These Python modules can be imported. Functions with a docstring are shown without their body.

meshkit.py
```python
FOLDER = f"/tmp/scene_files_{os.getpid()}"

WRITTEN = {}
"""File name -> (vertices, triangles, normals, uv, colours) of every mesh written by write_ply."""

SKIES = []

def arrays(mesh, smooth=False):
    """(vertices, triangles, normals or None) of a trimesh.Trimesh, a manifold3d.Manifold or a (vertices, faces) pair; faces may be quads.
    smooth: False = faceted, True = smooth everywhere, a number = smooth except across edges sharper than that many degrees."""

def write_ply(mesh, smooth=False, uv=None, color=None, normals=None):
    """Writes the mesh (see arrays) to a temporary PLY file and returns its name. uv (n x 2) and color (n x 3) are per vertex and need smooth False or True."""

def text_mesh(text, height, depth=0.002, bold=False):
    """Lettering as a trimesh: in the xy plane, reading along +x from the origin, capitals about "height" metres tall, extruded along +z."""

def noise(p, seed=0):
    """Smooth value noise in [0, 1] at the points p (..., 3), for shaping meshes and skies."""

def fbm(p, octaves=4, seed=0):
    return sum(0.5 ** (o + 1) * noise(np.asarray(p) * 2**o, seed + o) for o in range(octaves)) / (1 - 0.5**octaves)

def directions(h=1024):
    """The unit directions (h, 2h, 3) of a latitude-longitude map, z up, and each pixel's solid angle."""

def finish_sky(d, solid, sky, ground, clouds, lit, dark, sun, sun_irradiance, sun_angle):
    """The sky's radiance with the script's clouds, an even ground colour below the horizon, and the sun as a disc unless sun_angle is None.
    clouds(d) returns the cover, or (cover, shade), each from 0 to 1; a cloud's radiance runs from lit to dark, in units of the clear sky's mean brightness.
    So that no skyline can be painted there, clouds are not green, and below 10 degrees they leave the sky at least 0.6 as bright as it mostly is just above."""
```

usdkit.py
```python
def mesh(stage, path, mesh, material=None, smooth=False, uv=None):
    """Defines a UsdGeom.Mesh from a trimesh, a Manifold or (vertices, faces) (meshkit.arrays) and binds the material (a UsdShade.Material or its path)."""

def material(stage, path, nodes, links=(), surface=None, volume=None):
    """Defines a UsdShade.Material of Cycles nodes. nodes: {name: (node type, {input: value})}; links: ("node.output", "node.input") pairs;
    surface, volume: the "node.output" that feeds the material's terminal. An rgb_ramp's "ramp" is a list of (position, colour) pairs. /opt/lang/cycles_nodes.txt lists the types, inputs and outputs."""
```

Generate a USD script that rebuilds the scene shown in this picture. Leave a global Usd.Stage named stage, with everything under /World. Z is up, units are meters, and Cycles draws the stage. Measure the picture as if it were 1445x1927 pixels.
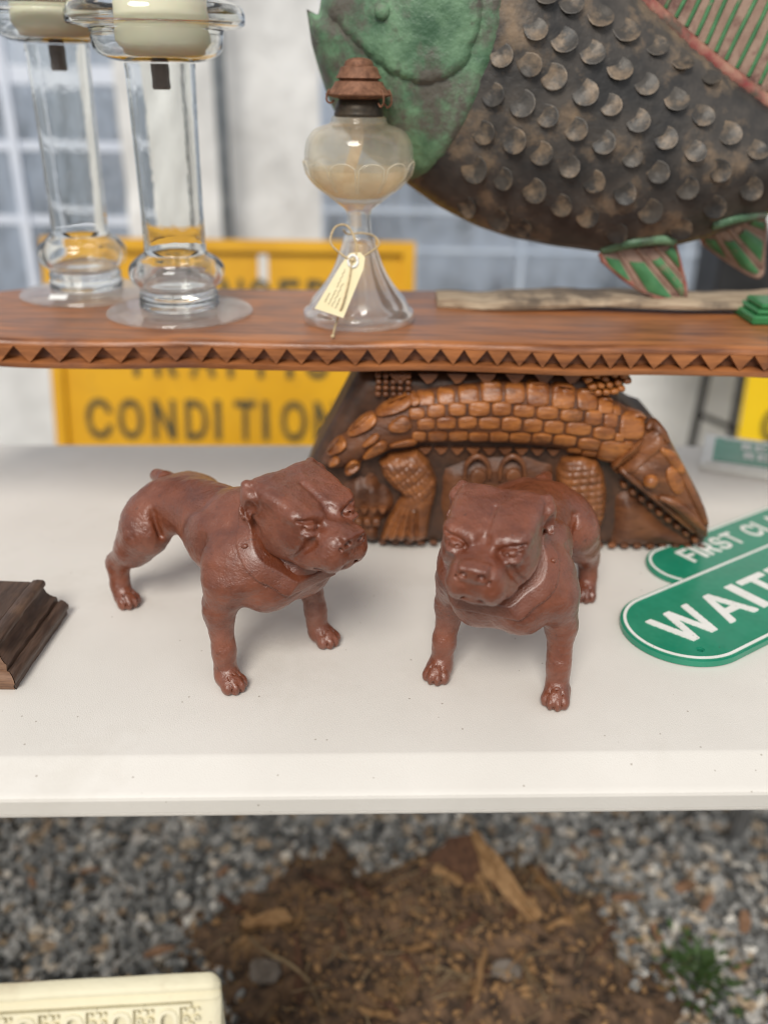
import math
import random

import meshkit
import numpy as np
import shapely
import shapely.geometry as sg
import trimesh
import usdkit
from pxr import Gf, Sdf, Usd, UsdGeom, UsdLux, UsdShade, Vt
from scipy.spatial import Delaunay

stage = Usd.Stage.CreateInMemory()
UsdGeom.SetStageUpAxis(stage, 'Z')
UsdGeom.SetStageMetersPerUnit(stage, 1.0)
UsdGeom.Xform.Define(stage, '/World')
UsdGeom.Scope.Define(stage, '/World/Looks')
R = random.Random(7)
RN = np.random.default_rng(7)

# ------------------------------------------------------------------ camera, sky, sun, exposure
PITCH, ROLL, FPX, PW, PH = math.radians(25.5), math.radians(0.8), 1700.0, 1445.0, 1927.0
CAM = np.array([0, 0, 1.26])
FWD = np.array([0, math.cos(PITCH), -math.sin(PITCH)])
_r0 = np.array([1.0, 0, 0])
_u0 = np.cross(_r0, FWD)
RT = math.cos(ROLL) * _r0 + math.sin(ROLL) * _u0
UP = -math.sin(ROLL) * _r0 + math.cos(ROLL) * _u0
cam = UsdGeom.Camera.Define(stage, '/World/camera')
m4 = Gf.Matrix4d(*RT, 0, *UP, 0, *(-FWD), 0, *CAM, 1)
cam.AddTransformOp().Set(m4)
cam.CreateHorizontalApertureAttr(36.0)
cam.CreateVerticalApertureAttr(36.0 * PH / PW)
cam.CreateFocalLengthAttr(36.0 * FPX / PW)
cam.CreateClippingRangeAttr(Gf.Vec2f(0.02, 500))
cam.CreateFStopAttr(2.7)
cam.CreateFocusDistanceAttr(0.84)
EXPOSURE = 0.82
cam.CreateExposureAttr(EXPOSURE)

SUN_EL, SUN_AZ = math.radians(46), math.radians(192)          # azimuth = atan2(x, y) of the direction towards the sun
sun_dir = np.array([math.sin(SUN_AZ) * math.cos(SUN_EL), math.cos(SUN_AZ) * math.cos(SUN_EL), math.sin(SUN_EL)])
dome = UsdLux.DomeLight.Define(stage, '/World/sky')
skym = usdkit.material(stage, '/World/Looks/sky_look', {
    's': ('sky_texture', {'sky_type': 'single_scattering', 'sun_disc': False, 'sun_elevation': SUN_EL, 'sun_rotation': SUN_AZ,
                          'air_density': 1.0, 'aerosol_density': 1.0, 'ozone_density': 1.0}),
    'tc': ('texture_coordinate', {}),
    'n': ('noise_texture', {'scale': 1.6, 'detail': 4.0, 'roughness': 0.55}),
    'r': ('rgb_ramp', {'ramp': [(0.3, (5.2, 5.3, 5.5)), (0.7, (8.6, 8.6, 8.5))]}),
    'mx': ('mix', {'fac': 0.9}),
    'b': ('background_shader', {'strength': 0.056})},
    [('tc.generated', 'n.vector'), ('n.fac', 'r.fac'), ('s.color', 'mx.color1'), ('r.color', 'mx.color2'), ('mx.color', 'b.color')], surface='b.background')
UsdShade.MaterialBindingAPI.Apply(dome.GetPrim()).Bind(skym)
dome.GetPrim().SetCustomDataByKey('kind', 'structure')
sun = UsdLux.DistantLight.Define(stage, '/World/sun')
sun.CreateIntensityAttr(0.4)
sun.CreateAngleAttr(24.0)
sun.CreateNormalizeAttr(True)
sun.CreateColorAttr(Gf.Vec3f(1.0, 0.95, 0.87))
sun.AddRotateXYZOp().Set(Gf.Vec3f(90 - math.degrees(SUN_EL), 0, math.degrees(-SUN_AZ) + 180))


# ------------------------------------------------------------------ helpers
def ray(px, py):
    return FWD + RT * ((px - PW / 2) / FPX) - UP * ((py - PH / 2) / FPX)


def onz(px, py, z):
    d = ray(px, py)
    return CAM + d * ((z - CAM[2]) / d[2])


def ony(px, py, y):
    d = ray(px, py)
    return CAM + d * ((y - CAM[1]) / d[1])


def xz(pts, y):
    return np.array([ony(a, b, y)[[0, 2]] for a, b in pts])


COUNT, ORG = {}, {}


def newpath(parent, name):
    k = (parent, name)
    n = COUNT.get(k, -1) + 1
    COUNT[k] = n
    return f'{parent}/{name}' + (f'_{n:03d}' if n else '')


def tag(o, label=None, cat=None, group=None, kind=None):
    p = o.GetPrim() if hasattr(o, 'GetPrim') else o
    for k, v in (('label', label), ('category', cat), ('group', group), ('kind', kind)):
        if v:
            p.SetCustomDataByKey(k, v)
    return p


def thing(name, label, cat, loc=(0, 0, 0), rotz=0.0, group=None, kind=None):
    path = newpath('/World', name)
    x = UsdGeom.Xform.Define(stage, path)
    x.AddTranslateOp().Set(Gf.Vec3d(*map(float, loc)))
    if rotz:
        x.AddRotateZOp().Set(float(math.degrees(rotz)))
    ORG[path] = (np.array(loc, float), rotz)
    tag(x, label, cat, group, kind)
    return path


def obj(name, mesh, mat, parent=None, smooth=False, label=None, local=False):
    """One Mesh prim. mesh in world coordinates unless local; it is brought into its thing's frame."""
    parent = parent or '/World'
    path = newpath(parent, name)
    v, f, n = meshkit.arrays(mesh, smooth)
    if not local:
        top = '/'.join(parent.split('/')[:3])
        if top in ORG:
            o, a = ORG[top]
            c, s = math.cos(-a), math.sin(-a)
            rot = np.array([[c, -s, 0], [s, c, 0], [0, 0, 1]])
            v = (v - o) @ rot.T
            if n is not None:
                n = n @ rot.T
    m = UsdGeom.Mesh.Define(stage, path)
    m.CreatePointsAttr(Vt.Vec3fArray.FromNumpy(v.astype(np.float32)))
    m.CreateFaceVertexCountsAttr(Vt.IntArray.FromNumpy(np.full(len(f), 3, np.int32)))
    m.CreateFaceVertexIndicesAttr(Vt.IntArray.FromNumpy(f.astype(np.int32).ravel()))
    m.CreateSubdivisionSchemeAttr('none')
    if n is not None:
        m.CreateNormalsAttr(Vt.Vec3fArray.FromNumpy(n.astype(np.float32)))
        m.SetNormalsInterpolation('vertex')
    UsdShade.MaterialBindingAPI.Apply(m.GetPrim()).Bind(mat)
    if label:
        tag(m, label)
    return path


def P(path):
    return stage.GetPrimAtPath(path)


cat_ = trimesh.util.concatenate


def box(x0, x1, y0, y1, z0, z1):
    b = trimesh.creation.box((x1 - x0, y1 - y0, z1 - z0))
    b.apply_translation(((x0 + x1) / 2, (y0 + y1) / 2, (z0 + z1) / 2))
    return b


def rbox(sx, sy, sz, r=0.002, c=(0, 0, 0)):
    """Box with chamfered edges as the hull of eight small octahedra."""
    p = []
    for a in (-1, 1):
        for b in (-1, 1):
            for d in (-1, 1):
                q = np.array([a * (sx / 2 - r), b * (sy / 2 - r), d * (sz / 2 - r)])
                for ax in range(3):
                    e = np.zeros(3)
                    e[ax] = (a, b, d)[ax] * r
                    p.append(q + e)
    h = trimesh.convex.convex_hull(np.array(p))
    h.apply_translation(c)
    return h


def tube(pts, r, n=8, closed=False):
    pts = np.asarray(pts, float)
    r = np.broadcast_to(np.asarray(r, float), len(pts))
    t = np.gradient(pts, axis=0)
    t /= np.linalg.norm(t, axis=1, keepdims=True) + 1e-12
    ref = np.array([0.0, 0, 1]) if abs(t[0][2]) < 0.9 else np.array([1.0, 0, 0])
    V = []
    u = np.cross(t[0], ref)
    for i in range(len(pts)):
        u = u - t[i] * (u @ t[i])
        u /= np.linalg.norm(u) + 1e-12
        w = np.cross(t[i], u)
        for k in range(n):
            a = 2 * math.pi * k / n
            V.append(pts[i] + r[i] * (math.cos(a) * u + math.sin(a) * w))
    F = []
    for i in range(len(pts) - 1):
        for k in range(n):
            a, b = i * n + k, i * n + (k + 1) % n
            F += [[a, b, b + n], [a, b + n, a + n]]
    V += [pts[0], pts[-1]]
    L = len(V)
    for k in range(n):
        F.append([L - 2, (k + 1) % n, k])
        F.append([L - 1, (len(pts) - 1) * n + k, (len(pts) - 1) * n + (k + 1) % n])
    return trimesh.Trimesh(V, F, process=False)


def lathe(prof, n=64, c=(0, 0, 0), mod=None):
    """Closed or open profile of (r, z); mod(r, z, angle) returns the modulated radius."""
    prof = np.array(prof, float)
    ang = np.arange(n) * 2 * math.pi / n
    V = []
    for r, z in prof:
        rr = np.full(n, r) if mod is None else mod(r, z, ang)
        V.append(np.stack([rr * np.cos(ang), rr * np.sin(ang), np.full(n, z)], 1))
    V = np.vstack(V)
    F = []
    for i in range(len(prof) - 1):
        for k in range(n):
            a, b = i * n + k, i * n + (k + 1) % n
            F += [[a, b, b + n], [a, b + n, a + n]]
    m = trimesh.Trimesh(V, F, process=False)
    m.merge_vertices()
    m.update_faces(m.nondegenerate_faces())
    m.apply_translation(c)
    return m


def smooth_prof(p, k=3):
    """Catmull-Rom resampling of a profile."""
    p = np.array(p, float)
    q = np.vstack([2 * p[0] - p[1], p, 2 * p[-1] - p[-2]])
    out = []
    for i in range(1, len(q) - 2):
        for t in np.arange(k) / k:
            a, b, c, d = q[i - 1], q[i], q[i + 1], q[i + 2]
            out.append(0.5 * (2 * b + (c - a) * t + (2 * a - 5 * b + 4 * c - d) * t * t + (3 * b - a - 3 * c + d) * t ** 3))
    out.append(p[-1])
    out = np.array(out)
    out[:, 0] = np.maximum(out[:, 0], 0)
    return out


def fill(poly, step, seed=1):
    """Delaunay fill of a polygon with even points: (points 2D, faces, is_border)."""
    poly = sg.Polygon(poly) if not isinstance(poly, sg.Polygon) else poly
    L = poly.exterior.length
    n = max(8, int(L / step))
    b = np.array([poly.exterior.interpolate(i * L / n).coords[0] for i in range(n)])
    x0, y0, x1, y1 = poly.bounds
    gx, gy = np.meshgrid(np.arange(x0, x1, step), np.arange(y0, y1, step * 0.87))
    gx = gx + (np.arange(gx.shape[0]) % 2)[:, None] * step / 2
    g = np.stack([gx.ravel(), gy.ravel()], 1)
    g = g + np.random.default_rng(seed).uniform(-.15, .15, g.shape) * step
    inner = poly.buffer(-step * 0.55)
    g = g[shapely.contains_xy(inner, g[:, 0], g[:, 1])]
    pts = np.vstack([b, g])
    tri = Delaunay(pts).simplices
    cen = pts[tri].mean(1)
    tri = tri[shapely.contains_xy(poly.buffer(1e-6), cen[:, 0], cen[:, 1])]
    a, bb, c = pts[tri[:, 0]], pts[tri[:, 1]], pts[tri[:, 2]]
    area = (bb[:, 0] - a[:, 0]) * (c[:, 1] - a[:, 1]) - (bb[:, 1] - a[:, 1]) * (c[:, 0] - a[:, 0])
    tri[area < 0] = tri[area < 0][:, ::-1]
    tri = tri[np.abs(area) > 1e-12]
    border = np.zeros(len(pts), bool)
    border[:n] = True
    return pts, tri, border


def edge_dist(poly, pts):
    poly = sg.Polygon(poly) if not isinstance(poly, sg.Polygon) else poly
    return shapely.distance(poly.exterior, shapely.points(pts))


def relief(poly, step, front, back, seed=1):
    """Solid standing in the xz plane over the polygon (x, z): front(points, edge distance) gives y of the face towards -y, back likewise or a number."""
    pts, tri, border = fill(poly, step, seed)
    d = edge_dist(poly, pts)
    yf = np.broadcast_to(front(pts, d), len(pts))
    yb = np.broadcast_to(back(pts, d) if callable(back) else back, len(pts))
    n = len(pts)
    nb = int(border.sum())
    V = np.vstack([np.stack([pts[:, 0], yf, pts[:, 1]], 1), np.stack([pts[:, 0], yb, pts[:, 1]], 1)])
    F = [tri, tri[:, ::-1] + n]
    ring = np.arange(nb)
    nx = (ring + 1) % nb
    if sg.Polygon(pts[:nb]).exterior.is_ccw:
        F += [np.stack([ring, ring + n, nx], 1), np.stack([nx, ring + n, nx + n], 1)]
    else:
        F += [np.stack([ring, nx, ring + n], 1), np.stack([nx, nx + n, ring + n], 1)]
    return trimesh.Trimesh(V, np.vstack(F), process=False)


def extrude_x(prof, xs, wob=None):
    """Extrudes a closed (y, z) polygon along the stations xs; wob(x, prof) may move the section."""
    prof = np.array(prof, float)
    n = len(prof)
    V = []
    for x in xs:
        q = prof if wob is None else wob(x, prof)
        V.append(np.stack([np.full(n, x), q[:, 0], q[:, 1]], 1))
    V = np.vstack(V)
    F = []
    for i in range(len(xs) - 1):
        for k in range(n):
            a, b = i * n + k, i * n + (k + 1) % n
            F += [[a, a + n, b], [b, a + n, b + n]]
    p2 = sg.Polygon(prof)
    cap = trimesh.creation.triangulate_polygon(p2, engine='earcut')[1]
    ca = prof
    vv = trimesh.creation.triangulate_polygon(p2, engine='earcut')[0]
    idx = np.array([np.argmin(((ca - q) ** 2).sum(1)) for q in vv])
    F = np.vstack([np.array(F), idx[cap], idx[cap][:, ::-1] + (len(xs) - 1) * n])
    m = trimesh.Trimesh(V, F, process=False)
    m.fix_normals()
    return m


def plate(poly2d, z0, h, bevel=0.0):
    """Flat plate in the xy plane with a chamfered top rim."""
    poly = sg.Polygon(poly2d) if not isinstance(poly2d, sg.Polygon) else poly2d
    if not bevel:
        m = trimesh.creation.extrude_polygon(poly, h, engine='earcut')
        m.apply_translation((0, 0, z0))
        return m
    a = trimesh.creation.extrude_polygon(poly, h - bevel, engine='earcut')
    b = trimesh.creation.extrude_polygon(poly.buffer(-bevel), h, engine='earcut')
    a.apply_translation((0, 0, z0))
    b.apply_translation((0, 0, z0))
    return cat_([a, b])


def pose2(m, loc, ang):
    m = m.copy()
    m.apply_transform(trimesh.transformations.rotation_matrix(ang, (0, 0, 1)))
    m.apply_translation(loc)
    return m


def bez(p, n=14):
    p = np.array(p, float)
    q = np.vstack([2 * p[0] - p[1], p, 2 * p[-1] - p[-2]])
    out = []
    for i in range(1, len(q) - 2):
        for t in np.arange(n) / n:
            a, b, c, d = q[i - 1], q[i], q[i + 1], q[i + 2]
            out.append(0.5 * (2 * b + (c - a) * t + (2 * a - 5 * b + 4 * c - d) * t * t + (3 * b - a - 3 * c + d) * t ** 3))
    out.append(p[-1])
    return np.array(out)


def text(s, w, h, depth, bold=True):
    """Lettering scaled to the width w and height h, from the origin along +x, in the xy plane."""
    if s == 'I':
        return box(0, w, 0, h, 0, depth)
    m = meshkit.text_mesh(s, h, depth, bold)
    b = m.bounds
    m.apply_translation((-b[0][0], -b[0][1], -b[0][2]))
    m.apply_scale((w / (b[1][0] - b[0][0]), h / (b[1][1] - b[0][1]), 1))
    return m


# ------------------------------------------------------------------ materials
def mat(name, c1, c2, scale=20.0, rough=0.5, bump=0.0, bscale=200.0, bdist=0.001, stretch=(1, 1, 1), detail=5.0, lo=0.35, hi=0.65, c3=None, s3=4.0, lo3=0.5, hi3=0.62,
        metallic=0.0, coat=0.0, rough2=None, spec=0.5, per_island=0.0, bdetail=4.0, extra=None, speck=None):
    """Principled with two-colour noise, an optional third colour in large patches, fine bump and uneven gloss."""
    N = {'tc': ('texture_coordinate', {}), 'mp': ('mapping', {'scale': stretch}),
         'n': ('noise_texture', {'scale': scale, 'detail': detail, 'roughness': 0.6}),
         'r': ('rgb_ramp', {'ramp': [(lo, c1), (hi, c2)]}),
         'p': ('principled_bsdf', {'roughness': rough, 'metallic': metallic, 'coat_weight': coat, 'coat_roughness': 0.25, 'specular_ior_level': spec})}
    Lk = [('tc.object', 'mp.vector'), ('mp.vector', 'n.vector'), ('n.fac', 'r.fac')]
    col = 'r.color'
    if c3 is not None:
        N['n3'] = ('noise_texture', {'scale': s3, 'detail': 6.0, 'roughness': 0.65})
        N['r3'] = ('rgb_ramp', {'ramp': [(lo3, (0, 0, 0)), (hi3, (1, 1, 1))]})
        N['m3'] = ('mix', {'color2': c3})
        Lk += [('tc.object', 'n3.vector'), ('n3.fac', 'r3.fac'), ('r3.color', 'm3.fac'), (col, 'm3.color1')]
        col = 'm3.color'
    if speck is not None:
        sc, size, sc_col = speck
        N['vs'] = ('voronoi_texture', {'scale': sc})
        N['sr'] = ('separate_color', {})
        N['rs'] = ('math', {'math_type': 'less_than', 'value2': .2})
        N['rt'] = ('math', {'math_type': 'greater_than', 'value2': 1 - size})
        N['ru'] = ('math', {'math_type': 'multiply'})
        N['mxs'] = ('mix', {'color2': sc_col})
        Lk += [('tc.object', 'vs.vector'), ('vs.distance', 'rs.value1'), ('vs.color', 'sr.color'), ('sr.r', 'rt.value1'), ('rs.value', 'ru.value1'), ('rt.value', 'ru.value2'), ('ru.value', 'mxs.fac'), (col, 'mxs.color1')]
        col = 'mxs.color'
    if per_island:
        N['g'] = ('geometry', {})
        N['mi'] = ('map_range', {'to_min': 1 - per_island, 'to_max': 1 + per_island})
        N['hv'] = ('hsv', {})
        Lk += [('g.random_per_island', 'mi.value'), ('mi.result', 'hv.value'), (col, 'hv.color')]
        col = 'hv.color'
    Lk.append((col, 'p.base_color'))
    if rough2 is not None:
        N['rr'] = ('map_range', {'from_min': 0.35, 'from_max': 0.65, 'to_min': rough, 'to_max': rough2, 'clamp': True})
        Lk += [('n.fac', 'rr.value'), ('rr.result', 'p.roughness')]
    if bump:
        N['bn'] = ('noise_texture', {'scale': bscale, 'detail': bdetail, 'roughness': 0.6})
        N['b'] = ('bump', {'strength': bump, 'distance': bdist})
        Lk += [('mp.vector', 'bn.vector'), ('bn.fac', 'b.height'), ('b.normal', 'p.normal')]
    for k, v in (extra or {}).items():
        N['p'][1][k] = v
    return usdkit.material(stage, '/World/Looks/' + name, N, Lk, surface='p.BSDF')


M = {}
M['table'] = mat('table_plastic', (.675, .645, .60), (.72, .69, .645), 6, 0.42, 0.35, 900, .0008, c3=(.60, .565, .51), s3=5.5, lo3=.54, hi3=.8, speck=(200, .02, (.42, .38, .33)), bdetail=2)
def cast_iron(name):
    """Red-brown paint on a casting: blotches of dust and bare rust, grainy semi-gloss skin."""
    N = {'tc': ('texture_coordinate', {}), 'n': ('noise_texture', {'scale': 34.0, 'detail': 5.0, 'roughness': .6}), 'r': ('rgb_ramp', {'ramp': [(.32, (.108, .0262, .0112)), (.68, (.20, .0535, .0208))]}),
         'n3': ('noise_texture', {'scale': 26.0, 'detail': 6.0, 'roughness': .65}), 'r3': ('rgb_ramp', {'ramp': [(.52, (0, 0, 0)), (.74, (.6, .6, .6))]}), 'm3': ('mix', {'color2': (.24, .10, .07)}),
         'n4': ('noise_texture', {'scale': 150.0, 'detail': 4.0, 'roughness': .7}), 'r4': ('rgb_ramp', {'ramp': [(.62, (0, 0, 0)), (.70, (.5, .5, .5))]}), 'm4': ('mix', {'color2': (.035, .013, .009)}),
         'rr': ('map_range', {'from_min': .35, 'from_max': .65, 'to_min': .26, 'to_max': .38, 'clamp': True}),
         'bn': ('noise_texture', {'scale': 520.0, 'detail': 3.0, 'roughness': .6}), 'b': ('bump', {'strength': .6, 'distance': .0013}),
         'p': ('principled_bsdf', {'coat_weight': .4, 'coat_roughness': .28, 'specular_ior_level': .65})}
    L = [('tc.object', 'n.vector'), ('n.fac', 'r.fac'), ('tc.object', 'n3.vector'), ('n3.fac', 'r3.fac'), ('r3.color', 'm3.fac'), ('r.color', 'm3.color1'), ('tc.object', 'n4.vector'), ('n4.fac', 'r4.fac'), ('r4.color', 'm4.fac'), ('m3.color', 'm4.color1'),
         ('m4.color', 'p.base_color'), ('n.fac', 'rr.value'), ('rr.result', 'p.roughness'), ('tc.object', 'bn.vector'), ('bn.fac', 'b.height'), ('b.normal', 'p.normal')]
    return usdkit.material(stage, '/World/Looks/' + name, N, L, surface='p.BSDF')


M['dog'] = cast_iron('rusty_red_iron_paint')
M['dog_dark'] = mat('dark_red_iron', (.10, .034, .026), (.14, .05, .036), 40, 0.42, 0.5, 700, .001)
M['board'] = mat('oiled_board_wood', (.115, .038, .016), (.42, .155, .05), 9, 0.28, 0.35, 40, .002, stretch=(1, 9, 9), detail=9, lo=.3, hi=.66, c3=(.15, .062, .038), s3=6, lo3=.5, hi3=.68, rough2=.42)
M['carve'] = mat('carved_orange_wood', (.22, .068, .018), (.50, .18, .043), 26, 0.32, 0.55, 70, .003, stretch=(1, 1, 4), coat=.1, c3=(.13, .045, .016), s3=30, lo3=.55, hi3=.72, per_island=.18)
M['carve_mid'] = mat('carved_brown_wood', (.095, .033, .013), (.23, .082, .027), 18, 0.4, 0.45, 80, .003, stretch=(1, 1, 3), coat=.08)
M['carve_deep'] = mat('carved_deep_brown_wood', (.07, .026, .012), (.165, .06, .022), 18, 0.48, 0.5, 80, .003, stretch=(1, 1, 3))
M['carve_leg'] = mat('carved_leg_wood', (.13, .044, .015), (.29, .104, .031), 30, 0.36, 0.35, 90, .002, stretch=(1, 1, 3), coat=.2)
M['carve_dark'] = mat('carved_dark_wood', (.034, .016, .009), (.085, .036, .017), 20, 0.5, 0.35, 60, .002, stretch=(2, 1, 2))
M['walnut'] = mat('old_walnut_moulding', (.045, .026, .018), (.10, .060, .042), 30, 0.42, 0.4, 120, .001, stretch=(9, 1, 9), c3=(.16, .095, .06), s3=12, lo3=.58, hi3=.75)
M['walnut_raw'] = mat('raw_end_grain', (.12, .06, .035), (.24, .13, .075), 40, 0.6, 0.5, 150, .001, stretch=(1, 1, 9))
M['gray_wood'] = mat('driftwood', (.24, .17, .11), (.52, .41, .29), 14, 0.75, 0.5, 90, .002, stretch=(1, 10, 10), c3=(.12, .09, .065), s3=9)
M['green_enamel'] = mat('green_enamel', (.008, .21, .12), (.02, .25, .15), 14, 0.2, 0.08, 60, .001, coat=.3, c3=(.035, .20, .13), s3=9, lo3=.56, hi3=.8, rough2=.38, speck=(240, .02, (.03, .09, .06)))
M['white_enamel'] = mat('white_enamel', (.74, .74, .70), (.80, .80, .77), 60, 0.3, speck=(300, .09, (.36, .34, .30)))
M['silver_edge'] = mat('grey_metal_edge', (.42, .43, .41), (.55, .56, .54), 40, 0.35)
M['yellow_sign'] = mat('yellow_sign_paint', (.60, .30, .005), (.70, .37, .009), 5, 0.36, 0.05, 40, .002, c3=(.55, .30, .02), s3=7, lo3=.58, hi3=.78, speck=(60, .06, (.35, .2, .03)))
M['yellow_bright'] = mat('bright_yellow_paint', (.80, .52, .006), (.82, .55, .008), 5, 0.45)
M['black_letter'] = mat('faded_black_letters', (.03, .028, .015), (.09, .07, .02), 30, 0.5, c3=(.35, .22, .02), s3=25, lo3=.56, hi3=.75)
M['black'] = mat('black_metal', (.012, .012, .013), (.03, .03, .032), 20, 0.45)
M['rust'] = mat('rusty_brass', (.13, .055, .028), (.27, .125, .07), 120, 0.65, 0.5, 900, .0007, metallic=.25)
M['burner_dark'] = mat('dark_bronze_collar', (.03, .025, .02), (.075, .055, .035), 60, 0.45, 0.2, 300, .001, metallic=.5)
M['wick'] = mat('cotton_wick', (.45, .33, .2), (.55, .42, .28), 200, 0.9)
M['wax'] = mat('cream_wax', (.88, .83, .60), (.91, .87, .66), 10, 0.4, extra={'subsurface_weight': .2, 'subsurface_scale': .02})
M['socket'] = mat('brown_socket', (.08, .05, .04), (.15, .10, .08), 60, 0.4)
M['tag_card'] = mat('manila_card', (.78, .68, .42), (.82, .73, .48), 40, 0.7)
M['string'] = mat('twine', (.42, .31, .17), (.60, .47, .28), 300, 0.85, 0.5, 900, .0006)
M['ink'] = mat('faint_ink', (.42, .37, .24), (.5, .44, .28), 80, 0.8)
M['paper'] = mat('white_sticker', (.78, .78, .76), (.82, .82, .80), 40, 0.6)
M['fish_green'] = mat('chipped_green_paint', (.05, .118, .064), (.16, .285, .165), 24, 0.45, 0.7, 70, .004, c3=(.10, .093, .075), s3=17, lo3=.475, hi3=.60, rough2=.6)
M['fish_body'] = mat('worn_black_metal', (.024, .023, .023), (.082, .070, .060), 18, 0.42, 0.45, 90, .003, c3=(.22, .155, .10), s3=19, lo3=.52, hi3=.70, metallic=.1, rough2=.55)
M['fish_scale'] = mat('worn_scale_metal', (.026, .024, .023), (.092, .078, .064), 30, 0.46, 0.3, 150, .002, c3=(.28, .20, .13), s3=40, lo3=.48, hi3=.68, metallic=.15, per_island=.25)
M['fish_red'] = mat('chipped_red_paint', (.22, .03, .03), (.36, .20, .14), 40, 0.55, 0.4, 120, .002, c3=(.10, .07, .05), s3=25)
M['fish_pink'] = mat('worn_pinkish_metal', (.26, .16, .12), (.38, .26, .20), 35, 0.55, 0.4, 120, .002, c3=(.14, .06, .05), s3=22)
M['fish_ray'] = mat('green_fin_paint', (.035, .15, .055), (.08, .24, .10), 30, 0.5, 0.3, 150, .002, c3=(.25, .18, .13), s3=35, lo3=.58, hi3=.7)
M['green_plastic'] = mat('green_painted_wood', (.025, .16, .05), (.04, .21, .07), 20, 0.4)
M['plaster'] = mat('cream_plaster', (.66, .605, .43), (.72, .67, .49), 12, 0.75, 0.45, 260, .001, c3=(.55, .47, .33), s3=16, lo3=.56, hi3=.75, speck=(260, .02, (.35, .28, .18)))
M['fabric'] = usdkit.material(stage, '/World/Looks/white_tent_fabric', {
    'tc': ('texture_coordinate', {}), 'n': ('noise_texture', {'scale': 2.6, 'detail': 6.0, 'roughness': .65}), 'r': ('rgb_ramp', {'ramp': [(.34, (.74, .74, .73)), (.54, (.92, .92, .91))]}),
    'bn': ('noise_texture', {'scale': 14.0, 'detail': 4.0}), 'b': ('bump', {'strength': .5, 'distance': .012}),
    'p': ('principled_bsdf', {'roughness': .55}), 't': ('translucent_bsdf', {}), 'm': ('mix_closure', {'fac': .3})},
    [('tc.object', 'n.vector'), ('n.fac', 'r.fac'), ('r.color', 'p.base_color'), ('r.color', 't.color'), ('tc.object', 'bn.vector'), ('bn.fac', 'b.height'), ('b.normal', 'p.normal'), ('p.BSDF', 'm.closure1'), ('t.BSDF', 'm.closure2')], surface='m.closure')
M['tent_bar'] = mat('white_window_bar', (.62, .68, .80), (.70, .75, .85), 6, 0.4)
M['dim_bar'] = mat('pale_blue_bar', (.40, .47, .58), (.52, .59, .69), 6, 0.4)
M['tent_pole'] = mat('grey_tent_pole', (.16, .18, .2), (.24, .26, .28), 20, 0.35, metallic=.4)
M['dirt'] = mat('gravel_ground', (.08, .078, .073), (.24, .237, .225), 90, 0.9, 0.8, 60, .01, c3=(.06, .045, .03), s3=2.5)
M['mulch'] = mat('rotten_wood_mulch', (.024, .014, .009), (.17, .10, .056), 38, 0.9, 1.0, 60, .015, c3=(.24, .14, .06), s3=17, lo3=.55, hi3=.72)
M['slab'] = mat('broken_stump_wood', (.06, .026, .014), (.14, .065, .032), 20, 0.8, 0.6, 50, .006, stretch=(6, 6, 1))
M['ochre_wood'] = mat('ochre_split_wood', (.20, .105, .04), (.34, .20, .09), 25, 0.8, 0.5, 60, .004, stretch=(5, 5, 1))
M['straw'] = mat('dry_straw', (.22, .14, .07), (.40, .29, .16), 30, 0.8, per_island=.4)
M['chip'] = mat('bark_chip', (.12, .06, .03), (.30, .17, .10), 25, 0.85, 0.4, 90, .003)
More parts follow.
